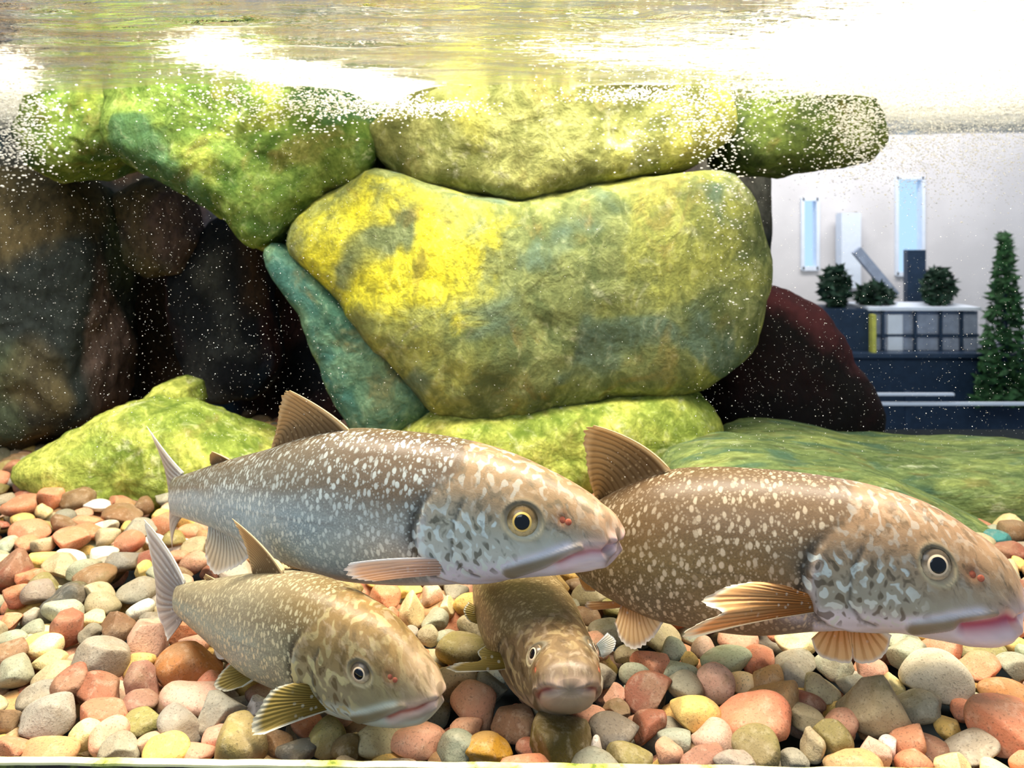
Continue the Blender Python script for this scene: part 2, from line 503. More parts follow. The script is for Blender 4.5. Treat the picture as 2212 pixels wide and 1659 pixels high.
# water surface, seen from below: mirrors the rocks at grazing angles, lets the lamps through; patches of foam
t = NT('water_surface')
geo = t.n('ShaderNodeNewGeometry')
co = t.coord()
dot = t.n('ShaderNodeVectorMath', operation='DOT_PRODUCT')
t.put(dot.inputs[0], geo.outputs['Incoming']); dot.inputs[1].default_value = (0, 0, 1)
facing = t.math('ABSOLUTE', dot.outputs['Value'])
fac = t.ramp(facing, 0.34, 0.58, 0.97, 0.03)
tr = t.n('ShaderNodeBsdfTransparent'); tr.inputs[0].default_value = (1, 1, 1, 1)
gl = t.n('ShaderNodeBsdfGlossy'); gl.inputs['Roughness'].default_value = 0.03
gl.inputs['Color'].default_value = (0.97, 0.98, 0.95, 1)
rip = t.noise(t.mapping(co, (4, 15, 1)), 2.2, 5.0, 0.62, 1.0)
t.put(gl.inputs['Normal'], t.bump(rip, 1.0, 0.035))
wat = t.mix_shader(fac, tr.outputs[0], gl.outputs[0])
fg = t.noise(t.mapping(co, (1, 2.2, 1)), 70.0, 4.0, 0.65)
fcol = t.mix(t.ramp(fg, 0.38, 0.62), lin(168, 164, 146), lin(232, 228, 218))
df = t.n('ShaderNodeBsdfDiffuse'); t.put(df.inputs[0], fcol)
tl = t.n('ShaderNodeBsdfTranslucent'); t.put(tl.inputs[0], fcol)
foam = t.mix_shader(0.6, df.outputs[0], tl.outputs[0])
fm = t.attr('foam').outputs['Fac']
streak = t.noise(t.mapping(co, (6, 34, 1)), 2.2, 6.0, 0.68, 1.4)
grain = t.noise(co, 120.0, 3.0, 0.6)
a = t.math('ADD', t.math('MULTIPLY', streak, 0.75), t.math('MULTIPLY', grain, 0.30))
thr = t.math('SUBTRACT', 0.84, t.math('MULTIPLY', fm, 0.55))
d = t.math('SUBTRACT', a, thr)
M_water = t.end(t.mix_shader(t.ramp(d, 0.0, 0.06, 0.0, 0.95), wat, foam))


def px_of(x, y, z):
    return CX + x / y * F_PX, HORIZ - z / y * F_PX


def bump2(px, py, cx, cy, rx, ry, rot=0.0):
    c, s = math.cos(rot), math.sin(rot)
    dx, dy = px - cx, py - cy
    u, v = (dx * c + dy * s) / rx, (-dx * s + dy * c) / ry
    return np.exp(-(u * u + v * v))


nx, ny = 230, 210
X, Y = np.meshgrid(np.linspace(-1.88, 2.28, nx), np.linspace(0.735, 2.43, ny), indexing='ij')
Z = np.full(X.shape, WATER_Z)
for i in range(nx):
    for j in range(ny):
        q = Vector((X[i, j] * 2.2, Y[i, j] * 7.0, 0.3))
        Z[i, j] += 0.010 * mnoise.noise(q) + 0.005 * mnoise.noise(q * 2.3 + Vector((5, 1, 2)))
# where foam drifts; white glare on the surface is painted as foam too
PX = CX + X / Y * F_PX
PY = HORIZ - WATER_Z / Y * F_PX
FO = (0.95 * bump2(PX, PY, 780, 185, 260, 34, 0.16) + 0.45 * bump2(PX, PY, 450, 100, 130, 40) + 0.75 * bump2(PX, PY, 10, 190, 80, 90)
      + 0.8 * bump2(PX, PY, 1340, 195, 130, 14) + 0.34 * bump2(PX, PY, 1330, 110, 300, 45) + 0.85 * bump2(PX, PY, 2060, 130, 440, 150)
      + 0.10 * bump2(PX, PY, 900, 40, 500, 40) + 0.27)
V = np.stack([X.ravel(), Y.ravel(), Z.ravel()], 1)
o = mesh_obj('water_surface', V, grid_faces(nx, ny), M_water, loc=(0, 1.5, WATER_Z), colors={'foam': ('FLOAT', np.clip(FO, 0, 1.2).ravel())})
tag(o, 'rippled water surface with white foam seen from below', 'water', None, 'stuff')

t = NT('bubble_white')
d_ = t.n('ShaderNodeBsdfDiffuse'); d_.inputs[0].default_value = (0.96, 0.96, 0.95, 1)
l_ = t.n('ShaderNodeBsdfTranslucent'); l_.inputs[0].default_value = (0.96, 0.96, 0.95, 1)
M_bubble = t.end(t.mix_shader(0.45, d_.outputs[0], l_.outputs[0]))

PHI = (1 + 5 ** 0.5) / 2
ICO_V = np.array([(-1, PHI, 0), (1, PHI, 0), (-1, -PHI, 0), (1, -PHI, 0), (0, -1, PHI), (0, 1, PHI), (0, -1, -PHI), (0, 1, -PHI), (PHI, 0, -1), (PHI, 0, 1), (-PHI, 0, -1), (-PHI, 0, 1)])
ICO_V /= np.linalg.norm(ICO_V[0])
ICO_F = np.array([(0, 11, 5), (0, 5, 1), (0, 1, 7), (0, 7, 10), (0, 10, 11), (1, 5, 9), (5, 11, 4), (11, 10, 2), (10, 7, 6), (7, 1, 8), (3, 9, 4), (3, 4, 2), (3, 2, 6), (3, 6, 8), (3, 8, 9), (4, 9, 5), (2, 4, 11), (6, 2, 10), (8, 6, 7), (9, 8, 1)])


def blobs(name, pts, rad, squash, mat, label, cat):
    pts = np.asarray(pts); n = len(pts)
    rad = np.asarray(rad)[:, None, None]
    V = (ICO_V[None] * rad * np.array(squash)[None, None]) + pts[:, None, :]
    Fc = ICO_F[None] + (np.arange(n) * 12)[:, None, None]
    o = mesh_obj(name, V.reshape(-1, 3), Fc.reshape(-1, 3), mat)
    tag(o, label, cat, None, 'stuff')
    return o


rng = np.random.default_rng(7)
# bubbles drifting under the surface: clusters (image-plane ellipse of the cluster, distance range, how many, radius in mm)
B, R = [], []
for cx, cy, rx, ry, y0, y1, n, r0, r1 in ((600, 200, 190, 70, 1.40, 1.62, 1500, 0.8, 2.0), (760, 225, 130, 30, 1.45, 1.6, 900, 0.8, 2.0), (900, 232, 120, 16, 1.5, 1.62, 600, 0.8, 1.8),
                                          (50, 270, 75, 90, 1.5, 1.8, 1300, 1.0, 2.4), (1370, 205, 110, 16, 1.45, 1.6, 500, 0.8, 1.8), (1500, 235, 60, 60, 1.4, 1.6, 420, 1.0, 2.2),  # first cluster on this line stands in for white glare
                                          (1560, 300, 60, 60, 1.35, 1.62, 260, 1.0, 2.1), (1560, 420, 55, 90, 1.35, 1.6, 150, 0.8, 1.9), (1590, 570, 40, 130, 1.35, 1.6, 60, 0.7, 1.6),
                                          (1700, 190, 150, 45, 1.4, 1.68, 1500, 0.8, 2.0), (1850, 270, 55, 85, 1.45, 1.68, 900, 1.0, 2.3), (1450, 120, 220, 70, 1.2, 1.6, 800, 0.7, 1.6),
                                          (1980, 190, 260, 120, 1.4, 2.2, 9000, 0.7, 1.9), (2040, 310, 240, 100, 1.5, 2.2, 6500, 0.6, 1.4), (1390, 300, 100, 60, 1.4, 1.6, 110, 0.8, 1.8)):
    for _ in range(n):
        a, b = rng.normal(0, 0.62, 2)
        y = rng.uniform(y0, y1)
        p = P(cx + a * rx, cy + b * ry, y)
        if p[2] > WATER_Z - 0.004 or p[2] < -0.3: continue
        if p[1] > 2.2: continue
        B.append(p); R.append(rng.uniform(r0, r1) * 0.001 * (1.5 if rng.random() < 0.06 else 1))
blobs('air_bubbles', B, R, (1.45, 1.0, 0.8), M_bubble, 'white air bubbles drifting below the water surface', 'bubbles')

# specks of matter hanging in the water
S, R = [], []
while len(S) < 7000:
    x, y = rng.uniform(-100, 2312), rng.uniform(300, 1040)
    dark = (x < 760 and y < 960) or (1500 < x < 2212 and 400 < y < 980)
    if not dark and rng.random() > 0.22: continue
    yy = rng.uniform(0.78, 1.7)
    p = P(x, y, yy)
    if p[2] > WATER_Z - 0.01: continue
    S.append(p); R.append(0.62 * rng.choice([0.00035, 0.0005, 0.0007, 0.0011], p=[.45, .33, .17, .05]) * (0.6 + 0.5 * yy))
blobs('suspended_specks', S, R, (1.0, 0.7, 0.8), M_bubble, 'tiny white specks suspended in the clear water', 'specks')

# ------------------------------------------------------------------ hall mirrored in the front glass, built behind an added rear pane
M_hallwall = plain('hall_wall_paint', lin(205, 203, 206), 0.8, 0.2, var=0.05, scale=3)
M_navy = plain('navy_laminate', lin(40, 56, 78), 0.35, 0.4)  # hall navies lightened, putting the haze over the hall into their colour
M_navydark = plain('dark_navy', lin(30, 48, 70), 0.5, 0.3)
M_greyblue = plain('grey_blue_panel', lin(138, 150, 172), 0.5, 0.3)
M_white = plain('white_bar', lin(215, 225, 240), 0.4, 0.3, var=0.03)
M_leafd = plain('dark_leaf', lin(34, 58, 44), 0.6, 0.2, var=0.5, scale=40)
M_leafg = plain('fir_leaf', lin(52, 88, 52), 0.6, 0.2, var=0.5, scale=40)
M_pane = emissive('daylit_pane', (0.45, 0.70, 1.0), 0.95)
HY = 5.0


def hall_box(px0, px1, py0, py1, y0, y1):
    a, b = P(px0, py1, y0), P(px1, py0, y0)
    return box(a[0], b[0], y0, y1, a[2], b[2])


def hall_obj(name, rects, mat, y0, y1, parent=None, smooth=False, loc=None):
    v, f = join([hall_box(*r, y0, y1) for r in rects])
    lo = v.min(0); hi = v.max(0)
    return mesh_obj(name, v, f, mat, parent, loc=((lo[0] + hi[0]) / 2, (lo[1] + hi[1]) / 2, lo[2]) if parent is None else None, smooth=smooth)


# far wall of the hall with two tall window openings, and the daylit panes in them
wz = 5.6
rects = [(1350, 1734, -420, 1300), (1734, 1768, -420, 430), (1734, 1768, 580, 1300), (1768, 1938, -420, 1300), (1938, 1996, -420, 384), (1938, 1996, 592, 1300), (1996, 2700, -420, 1300)]
o = hall_obj('wall_hall', rects, M_hallwall, wz, wz + 0.1); o['kind'] = 'structure'
for nm, r in (('window_3', (1734, 1768, 430, 580)), ('window_4', (1938, 1996, 384, 592))):
    w = hall_obj(nm, [r], M_pane, wz + 0.06, wz + 0.07); w['kind'] = 'structure'
    x0, x1, y0, y1 = r
    fr = hall_obj('window_frame', [(x0 - 3, x0 + 4, y0 - 3, y1 + 3), (x1 - 4, x1 + 3, y0 - 3, y1 + 3), (x0, x1, y0 - 3, y0 + 4), (x0, x1, y1 - 4, y1 + 5)], M_white, wz - 0.02, wz + 0.055, parent=w)
o = slab('floor_hall', 0.2, 6.0, 2.6, 5.6, -2.0, -1.95, plain('hall_floor', lin(40, 62, 84), 0.3, 0.4)); 

r_ = empty('reception_counter', P(1990, 960, 4.4))
hall_obj('counter_body', [(1700, 2330, 772, 1130)], M_navydark, 4.4, 4.8, r_)
hall_obj('counter_top', [(1690, 2340, 764, 773)], M_navy, 4.36, 4.84, r_)
tag(r_, 'long dark navy counter in the mirrored hall built behind the rear pane', 'counter')
r_ = empty('barrier_rail', P(2000, 1120, 3.9))
hall_obj('rail', [(1720, 2300, 870, 876)], M_white, 3.90, 3.92, r_)
hall_obj('rail', [(1720, 2062, 850, 855)], M_white, 3.90, 3.92, r_)
for px in (1740, 1956, 2290):
    hall_obj('post', [(px, px + 12, 846, 1180)], M_navydark, 3.925, 3.945, r_)
tag(r_, 'white double rail of a barrier in front of the navy counter', 'barrier')
r_ = empty('display_case', P(1995, 764, 4.6))
hall_obj('front_panel', [(1884, 2112, 672, 764)], M_greyblue, 4.5, 4.52, r_)
hall_obj('case_top', [(1876, 2120, 664, 671)], M_white, 4.44, 4.78, r_)
hall_obj('window_reflection', [(1918, 1950, 680, 760)], M_white, 4.485, 4.498, r_)  # reflection of a window on the front panel, built as a bright strip
hall_obj('bar', [(1880, 2116, 722, 727)], M_navy, 4.48, 4.499, r_)
for px in (1905, 1975, 2030, 2075):
    hall_obj('upright', [(px, px + 6, 672, 764)], M_navy, 4.47, 4.484, r_)
tag(r_, 'grey-blue display case standing on the navy counter', 'display case')
o = hall_obj('cabinet', [(1700, 1882, 668, 764)], M_navydark, 4.45, 4.75)
tag(o, 'low dark navy cabinet beside the grey-blue display case', 'cabinet')
o = hall_obj('strip_marker', [(1884, 1893, 680, 764)], plain('yellow_strip', lin(190, 190, 90), 0.5), 4.40, 4.44)
tag(o, 'narrow upright yellow strip in front of the display case', 'marker')
o = hall_obj('wall_panel', [(1818, 1860, 460, 622)], M_white, 5.45, 5.55)
tag(o, 'pale grey vertical panel on the hall wall between the two windows', 'panel')
a0, a1 = P(1852, 540, 4.95), P(1936, 640, 4.95)
dv = (a1 - a0) / np.linalg.norm(a1 - a0); pv = np.array([-dv[2], 0, dv[0]]) * 0.03
V = np.array([q + sgn * pv + np.array([0, dy, 0]) for dy in (0, 0.04) for q in (a0, a1) for sgn in (-1, 1)])
o = mesh_obj('stair_handrail', V, [(0, 1, 3, 2), (4, 6, 7, 5), (0, 2, 6, 4), (1, 5, 7, 3), (0, 4, 5, 1), (2, 3, 7, 6)], M_greyblue, smooth=False, loc=a1)
tag(o, 'pale blue-grey sloping handrail ending at the taller window', 'handrail')
o = hall_obj('notice_board', [(1960, 2000, 540, 668)], M_navy, 4.9, 4.95)
tag(o, 'dark upright screen in front of the taller window', 'screen')


def bush(name, cx, cy, rx, ry, y, n, mat, label, tall=False, seed=1):
    rs = np.random.default_rng(seed)
    root = empty(name, P(cx, cy + ry, y))
    V, Fc = [], []
    for _ in range(n):
        if tall:
            h = rs.random() ** 1.4
            w = (1 - h) * rx + 8
            px, py = cx + rs.uniform(-1, 1) * w, cy + ry - 2 * ry * h
        else:
            a, r = rs.uniform(0, 6.28), math.sqrt(rs.random())
            px, py = cx + rx * r * math.cos(a), cy + ry * r * math.sin(a)
        yy = y + rs.uniform(-0.12, 0.12)
        p = P(px, py, yy)
        L = rs.uniform(0.02, 0.05)
        d = rs.normal(size=3); d[2] = d[2] * 0.5 - 0.2; d /= np.linalg.norm(d)
        e = np.cross(d, rs.normal(size=3)); e /= np.linalg.norm(e)
        k = len(V)
        V += [p - d * L, p + e * L * 0.35, p + d * L, p - e * L * 0.35]
        Fc.append((k, k + 1, k + 2, k + 3))
    mesh_obj('foliage', V, Fc, mat, root, smooth=False)
    p0, p1 = P(cx, cy + ry, y), P(cx, cy - ry * 0.3, y)
    v, f = box(p0[0] - .012, p0[0] + .012, y - .012, y + .012, p0[2], p1[2])
    mesh_obj('stem', v, f, M_navydark, root)
    tag(root, label, 'plant', 'plants in the hall')


bush('potted_plant', 1805, 620, 34, 46, 4.6, 420, M_leafd, 'dark bushy plant on the cabinet under the shorter window', seed=1)
bush('potted_plant', 1890, 640, 40, 30, 4.62, 420, M_leafd, 'low dark plant between the shorter and the taller hall window', seed=2)
bush('potted_plant', 2028, 622, 36, 44, 4.62, 460, M_leafd, 'dark plant on the display case beside the taller window', seed=3)
bush('potted_fir', 2170, 690, 62, 185, 4.3, 1500, M_leafg, 'tall green fir-like tree at the outer end of the counter', True, seed=4)

# ------------------------------------------------------------------ trout
def skin_material(name, spot, vein_l, vein_d, spot_scale=140.0, thr=0.40):
    t = NT(name)
    base = t.attr('skin').outputs['Color']
    mk = t.n('ShaderNodeSeparateColor'); t.put(mk.inputs[0], t.attr('mark').outputs['Color'])
    w_spot, w_vein, w_mot = mk.outputs[0], mk.outputs[1], mk.outputs[2]
    fl = t.attr('flow').outputs['Vector']
    warp = t.n('ShaderNodeTexNoise'); t.put(warp.inputs['Vector'], fl); warp.inputs['Scale'].default_value = 60.0
    add = t.n('ShaderNodeVectorMath', operation='MULTIPLY_ADD')
    t.put(add.inputs[0], warp.outputs['Color']); add.inputs[1].default_value = (0.006, 0.006, 0.006); t.put(add.inputs[2], fl)
    fw = add.outputs[0]
    v1 = t.voronoi(t.mapping(fw, (1.0, 0.56, 1.0), rot=(0, 0, 0.25)), spot_scale, rnd=0.8)
    s1 = t.ramp(v1.outputs['Distance'], thr, thr - 0.16)
    sz = t.n('ShaderNodeSeparateColor'); t.put(sz.inputs[0], v1.outputs['Color'])
    s1 = t.math('MULTIPLY', s1, t.ramp(sz.outputs[0], 0.02, 0.25, 0.35, 1.0))
    v2 = t.voronoi(t.mapping(fw, (1.0, 0.8, 1.0), (3, 1, 2)), spot_scale * 1.9)
    s2 = t.math('MULTIPLY', t.ramp(v2.outputs['Distance'], 0.38, 0.20), 0.6)
    spots = t.math('MAXIMUM', s1, s2)
    scales = t.noise(fl, 420.0, 2.0, 0.6)
    c = t.mix(t.math('MULTIPLY', t.ramp(scales, 0.35, 0.65), t.math('MULTIPLY', w_spot, 0.45)), base, t.mix(0.72, base, (0.01, 0.01, 0.008)))
    c = t.mix(t.math('MULTIPLY', spots, t.math('MULTIPLY', w_spot, 0.95)), c, t.mix(0.18, spot, base))
    # worm-like pale and dark lines on the head
    vn = t.noise(t.mapping(fl, (1.15, 0.8, 1.0)), 100.0, 0.6, 0.4, 0.25)
    ln = t.ramp(t.math('ABSOLUTE', t.math('SUBTRACT', vn, 0.5)), 0.075, 0.03)
    ln2 = t.ramp(vn, 0.54, 0.62)
    c = t.mix(t.math('MULTIPLY', t.math('MAXIMUM', t.math('MULTIPLY', ln, 0.0), ln2), w_vein), c, vein_l)
    c = t.mix(t.math('MULTIPLY', t.ramp(vn, 0.42, 0.33), t.math('MULTIPLY', w_vein, 0.75)), c, vein_d)
    mo = t.noise(fl, 60.0, 4.0, 0.6, 0.5)
    c = t.mix(t.math('MULTIPLY', t.ramp(mo, 0.50, 0.64), t.math('MULTIPLY', w_mot, 0.55)), c, vein_d)
    mo2 = t.noise(t.mapping(fl, loc=(4, 2, 1)), 85.0, 3.0, 0.6, 0.5)
    c = t.mix(t.math('MULTIPLY', t.ramp(mo2, 0.52, 0.66), t.math('MULTIPLY', w_mot, 0.5)), c, t.mix(0.4, base, (0.62, 0.50, 0.36)))
    t.pbr(c, 0.42, t.bump(scales, 0.10, 0.002), 0.35)
    return t.m


def fin_material(name, base, tip, ray, edge, nr, edge_side=0):
    t = NT(name)
    sp = t.n('ShaderNodeSeparateColor'); t.put(sp.inputs[0], t.attr('fin').outputs['Color'])
    u, v = sp.outputs[0], sp.outputs[1]
    nz = t.noise(t.coord(), 60.0, 3.0, 0.6)
    c = t.mix(t.ramp(v, 0.1, 0.85), base, tip)
    w = t.math('SINE', t.math('ADD', t.math('MULTIPLY', u, 6.2832 * nr), t.math('MULTIPLY', nz, 2.0)))
    c = t.mix(t.math('MULTIPLY', t.ramp(w, 0.0, 0.9), t.ramp(v, 1.0, 0.2, 0.35, 0.8)), c, ray)
    sp2 = t.voronoi(t.mapping(t.coord(), (1, 1, 1)), 130.0)
    c = t.mix(t.math('MULTIPLY', t.ramp(sp2.outputs['Distance'], 0.28, 0.15), t.ramp(v, 0.75, 0.3, 0.0, 0.35)), c, edge)
    c = t.mix(t.math('MULTIPLY', t.ramp(v, 0.86, 0.99), 0.7), c, edge)
    if edge_side is not None:
        e = t.ramp(u, 0.07, 0.015) if edge_side == 0 else t.ramp(u, 0.93, 0.985)
        c = t.mix(t.math('MULTIPLY', e, 0.9), c, edge)
    pr = t.pbr(c, 0.5, t.bump(w, 0.25, 0.002), 0.25, link=False)
    tl = t.n('ShaderNodeBsdfTranslucent'); t.put(tl.inputs[0], c)
    return t.end(t.mix_shader(0.35, pr, tl.outputs[0]))


M_pupil = plain('pupil_black', (0.003, 0.003, 0.005), 0.12, 0.6, var=0.0)
M_nostril = plain('nostril_red', lin(172, 92, 66), 0.5, 0.3, var=0.3, scale=120)


def iris_material(name, upper, lower, ring):
    t = NT(name)
    a = t.n('ShaderNodeSeparateColor'); t.put(a.inputs[0], t.attr('eye').outputs['Color'])
    r, h = a.outputs[0], a.outputs[1]
    nz = t.noise(t.coord(), 240.0, 3.0, 0.6)
    c = t.mix(t.ramp(h, 0.35, 0.62), lower, upper)
    c = t.mix(t.ramp(nz, 0.45, 0.7, 0, 0.35), c, lin(70, 50, 30))
    c = t.mix(t.ramp(r, 0.62, 0.56), c, ring)
    c = t.mix(t.ramp(r, 0.90, 0.99), c, lin(150, 130, 100))
    t.pbr(c, 0.22, None, 0.5)
    return t.m


M_iris_gold = iris_material('iris_gold', lin(112, 92, 58), lin(205, 180, 130), lin(236, 196, 104))
M_iris_dark = iris_material('iris_dark', lin(92, 80, 64), lin(186, 166, 138), lin(224, 200, 168))


def fin(name, base, mid, tip, mat, root, nu=44, nv=16, thick=0.0034, nrays=14, rough_edge=0.02, label=None, seed=0, flip=False):
    """A fin membrane between BASE and TIP polylines of (px, py, y), its rays bowed through MID."""
    t = np.linspace(0, 1, nu)
    toP = lambda pl: np.array([P(*q) for q in pl])
    lp = lambda pl: spline(toP(pl), t) if len(pl) > 2 else toP(pl)[0] + (toP(pl)[1] - toP(pl)[0]) * t[:, None]
    b, e = lp(base), lp(tip)
    m = lp(mid) if mid else (b + e) / 2
    rs = np.random.default_rng(seed + 11)
    jag = 1 + rough_edge * (np.sin(t * nrays * 6.283 + 1.0) * 0.6 + rs.normal(0, 0.5, nu))
    ctl = 2 * m - (b + e) / 2
    G = np.zeros((nu, nv, 3))
    for j, v in enumerate(np.linspace(0, 1, nv)):
        vv = v * (1 + (jag - 1) * v)
        vv = vv[:, None]
        G[:, j] = (1 - vv) ** 2 * b + 2 * vv * (1 - vv) * ctl + vv ** 2 * e
    du = np.gradient(G, axis=0); dv = np.gradient(G, axis=1)
    N = np.cross(du, dv)
    N /= np.linalg.norm(N, axis=2)[..., None] + 1e-12
    vg = np.linspace(0, 1, nv)[None, :, None]
    ridge = (np.cos(t * nrays * 6.283))[:, None, None] * 0.00045 * (1 - 0.6 * vg)
    th = thick * (1 - 0.72 * vg) * 0.5 + ridge
    rim = np.ones((nu, nv, 1)); rim[0] = rim[-1] = 0.55; rim[:, -1] = 0.4
    A, Bk = G + N * th * rim, G - N * th * rim
    V = np.vstack([A.reshape(-1, 3), Bk.reshape(-1, 3)])
    n = nu * nv
    f = grid_faces(nu, nv) + [q[::-1] for q in grid_faces(nu, nv, off=n)]
    edge = [(i, 0) for i in range(nu)] + [(nu - 1, j) for j in range(1, nv)] + [(i, nv - 1) for i in range(nu - 2, -1, -1)] + [(0, j) for j in range(nv - 2, 0, -1)]
    ids = [i * nv + j for i, j in edge]
    for p, q in zip(ids, ids[1:] + ids[:1]):
        f.append((p, p + n, q + n, q))
    uu, vv = np.meshgrid(t, np.linspace(0, 1, nv), indexing='ij')
    c = np.stack([uu.ravel(), vv.ravel(), 0 * uu.ravel(), 1 + 0 * uu.ravel()], 1)
    o = mesh_obj(name, V, f, mat, root, colors={'fin': ('FLOAT_COLOR', np.vstack([c, c]))})
    if label: o['label'] = label
    return o


def seg_dist(x, y, pl):
    """Distance of points to a polyline and the parameter (0..1) along it."""
    best = np.full(x.shape, 1e9); par = np.zeros(x.shape)
    n = len(pl) - 1
    for k in range(n):
        ax, ay = pl[k]; bx, by = pl[k + 1]
        dx, dy = bx - ax, by - ay
        u = np.clip(((x - ax) * dx + (y - ay) * dy) / (dx * dx + dy * dy + 1e-12), 0, 1)
        d = np.hypot(x - ax - u * dx, y - ay - u * dy)
        w = d < best
        best = np.where(w, d, best); par = np.where(w, (k + u) / n, par)
    return best, par


def sstep(x, a, b):
    u = np.clip((x - a) / (b - a), 0, 1)
    return u * u * (3 - 2 * u)


MOUTH = [(0.0, .60), (.05, .605), (.12, .625), (.20, .69), (.28, .77), (.36, .84)]
MAXIL = [(.17, .565), (.27, .66), (.40, .78), (.53, .865)]
PREOP = [(.77, .33), (.80, .42), (.825, .56), (.825, .70), (.77, .84), (.70, .90)]
GILL = np.array([(.80, .12), (.90, .25), (.965, .38), (.995, .52), (1.0, .63), (.97, .76), (.91, .87), (.80, .95), (.62, 1.0)])


def trout(root_label, stations, gill, pal, mats, eye_px_scale=1.0, mouth=(0.022, 0.010), eye_a=.46, eye_b=.39, eye_r=.082, seed=0, mouth_open=None, mouth_line=None, bulge=None, roll=0.0, cheek_w=1.0):
    """Body lofted along stations (px, top, bottom, y, half width); GILL is the station parameter px,y of the gill edge."""
    st = np.array(stations, dtype=float)
    pts = np.array([P(s[0], (s[1] + s[2]) / 2, s[3]) for s in st])
    hh = (st[:, 2] - st[:, 1]) / 2 / F_PX * st[:, 3]
    dat = np.hstack([pts, hh[:, None], st[:, 4:5]])
    d = np.linalg.norm(np.diff(pts, axis=0), axis=1)
    x = np.concatenate([[0], np.cumsum(d)])
    fine = np.linspace(0, x[-1], 900)
    fd = hermite(x, dat, fine)
    arc = np.concatenate([[0], np.cumsum(np.linalg.norm(np.diff(fd[:, :3], axis=0), axis=1))])
    gi = np.argmin(np.linalg.norm(fd[:, :3] - np.array(pts[gill] if isinstance(gill, int) else P(*gill)), axis=1))
    HL = arc[gi]; L = arc[-1]
    s = np.concatenate([HL * 1.06 * np.linspace(0, 1, 110) ** 1.25, np.linspace(HL * 1.06, L, 120)[1:]])
    D = np.stack([np.interp(s, arc, fd[:, k]) for k in range(5)], 1)
    C, H, W = D[:, :3], D[:, 3], D[:, 4]
    T = -np.gradient(C, s, axis=0)          # towards the snout
    T /= np.linalg.norm(T, axis=1)[:, None]
    S = np.stack([-T[:, 1], T[:, 0], 0 * T[:, 0]], 1)
    S /= np.linalg.norm(S, axis=1)[:, None]
    ns, nt = len(s), 168
    th = np.linspace(0, 2 * np.pi, nt, endpoint=False)
    ct, sn = np.cos(th), np.sin(th)
    zz = np.sign(ct) * np.abs(ct) ** 0.92
    xx = np.sign(sn) * np.abs(sn) ** 0.86 * (1 + 0.05 * ct)
    G = C[:, None, :] + S[:, None, :] * (W[:, None] * xx[None])[..., None] + np.array([0, 0, 1.0])[None, None] * (H[:, None] * zz[None])[..., None]
    a = (s / HL)[:, None] + 0 * th[None]
    b = (1 - zz)[None] / 2 + 0 * a
    sx, sz = a * HL, H[:, None] * zz[None]
    hof = lambda aa: np.interp(np.array(aa) * HL, s, H)
    mp = lambda pl: [(q[0] * HL, float(hof(q[0])) * (1 - 2 * q[1])) for q in pl]
    du = np.gradient(G, axis=0)
    dvv = (np.roll(G, -1, axis=1) - np.roll(G, 1, axis=1))
    N = np.cross(dvv, du)
    N /= np.linalg.norm(N, axis=2)[..., None] + 1e-12
    outw = G - C[:, None, :]
    if (N * outw).sum() < 0: N = -N
    # relief of the head
    ml = mouth_line or MOUTH
    dm, pm = seg_dist(sx, sz, mp(ml))
    wdt, dep = mouth[0] * HL, mouth[1] * HL
    opn = np.ones_like(dm)
    if mouth_open is not None:      # gape along the mouth line
        g0, g1, gw, gd = mouth_open
        k = sstep(pm, g0, g0 + 0.12) * (1 - sstep(pm, g1 - 0.2, g1))
        wdt = wdt * (1 + k * gw); dep = dep * (1 + k * gd)
    fade = 1 - sstep(pm, 0.80, 1.0) * (dm > 0.0)
    groove = np.exp(-(dm / wdt) ** 2) * fade
    lips = np.exp(-((dm - 2.0 * wdt) / (0.9 * wdt)) ** 2) * fade
    disp = -dep * groove + 0.35 * mouth[1] * HL * lips
    dx, px_ = seg_dist(sx, sz, mp(MAXIL))
    mw = HL * (0.020 + 0.022 * px_)
    maxil = 1 - sstep(dx, mw * 0.8, mw * 1.15)
    disp += maxil * 0.012 * HL
    medge = np.exp(-((dx - mw * 1.15) / (0.012 * HL)) ** 2)
    dp, _ = seg_dist(sx, sz, mp(PREOP))
    preo = np.exp(-(dp / (0.010 * HL)) ** 2)
    disp -= preo * 0.008 * HL
    ag = np.interp(b, GILL[:, 1], GILL[:, 0])
    over = a - ag
    on_op = (a > 0.55)
    disp += np.where(over < 0, 0.011 * np.exp(-(over / 0.07) ** 2), -0.016 * np.exp(-(over / 0.07) ** 2)) * HL * on_op * sstep(b, .18, .50)
    ez = float(hof(eye_a)) * (1 - 2 * eye_b)
    de = np.hypot(sx - eye_a * HL, sz - ez)
    er = eye_r * HL
    sock = np.exp(-((de - er * 1.12) / (er * 0.16)) ** 2)
    disp += sock * 0.006 * HL - 0.012 * HL * (de < er)
    dn = np.hypot(sx - .265 * HL, sz - float(hof(.265)) * (1 - 2 * .30))
    disp -= 0.010 * HL * np.exp(-(dn / (0.022 * HL)) ** 2)
    if bulge is not None: disp += bulge(a, b) * HL
    disp *= np.minimum(1, sstep(s, -0.02 * HL, 0.03 * HL))[:, None]
    G = G + N * disp[..., None]
    fwd = np.exp(-(s / (0.075 * HL)) ** 2)[:, None] * HL * (0.022 * np.exp(-((b - .36) / .20) ** 2) - 0.012 * np.exp(-((b - ml[0][1]) / .07) ** 2) + 0.012 * np.exp(-((b - .82) / .10) ** 2))
    G = G + T[:, None, :] * fwd[..., None]
    # colours of the skin: the fish's own pattern, some with light sheen mixed in
    B_ = b[..., None]; A_ = a[..., None]
    t_ = s / L
    def band(cols):
        c = np.zeros(G.shape)
        st_ = [0, .28, .5, .78, .93, 1.0]
        for k in range(3):
            c[..., k] = np.interp(b, st_, [q[k] for q in cols])
        return c
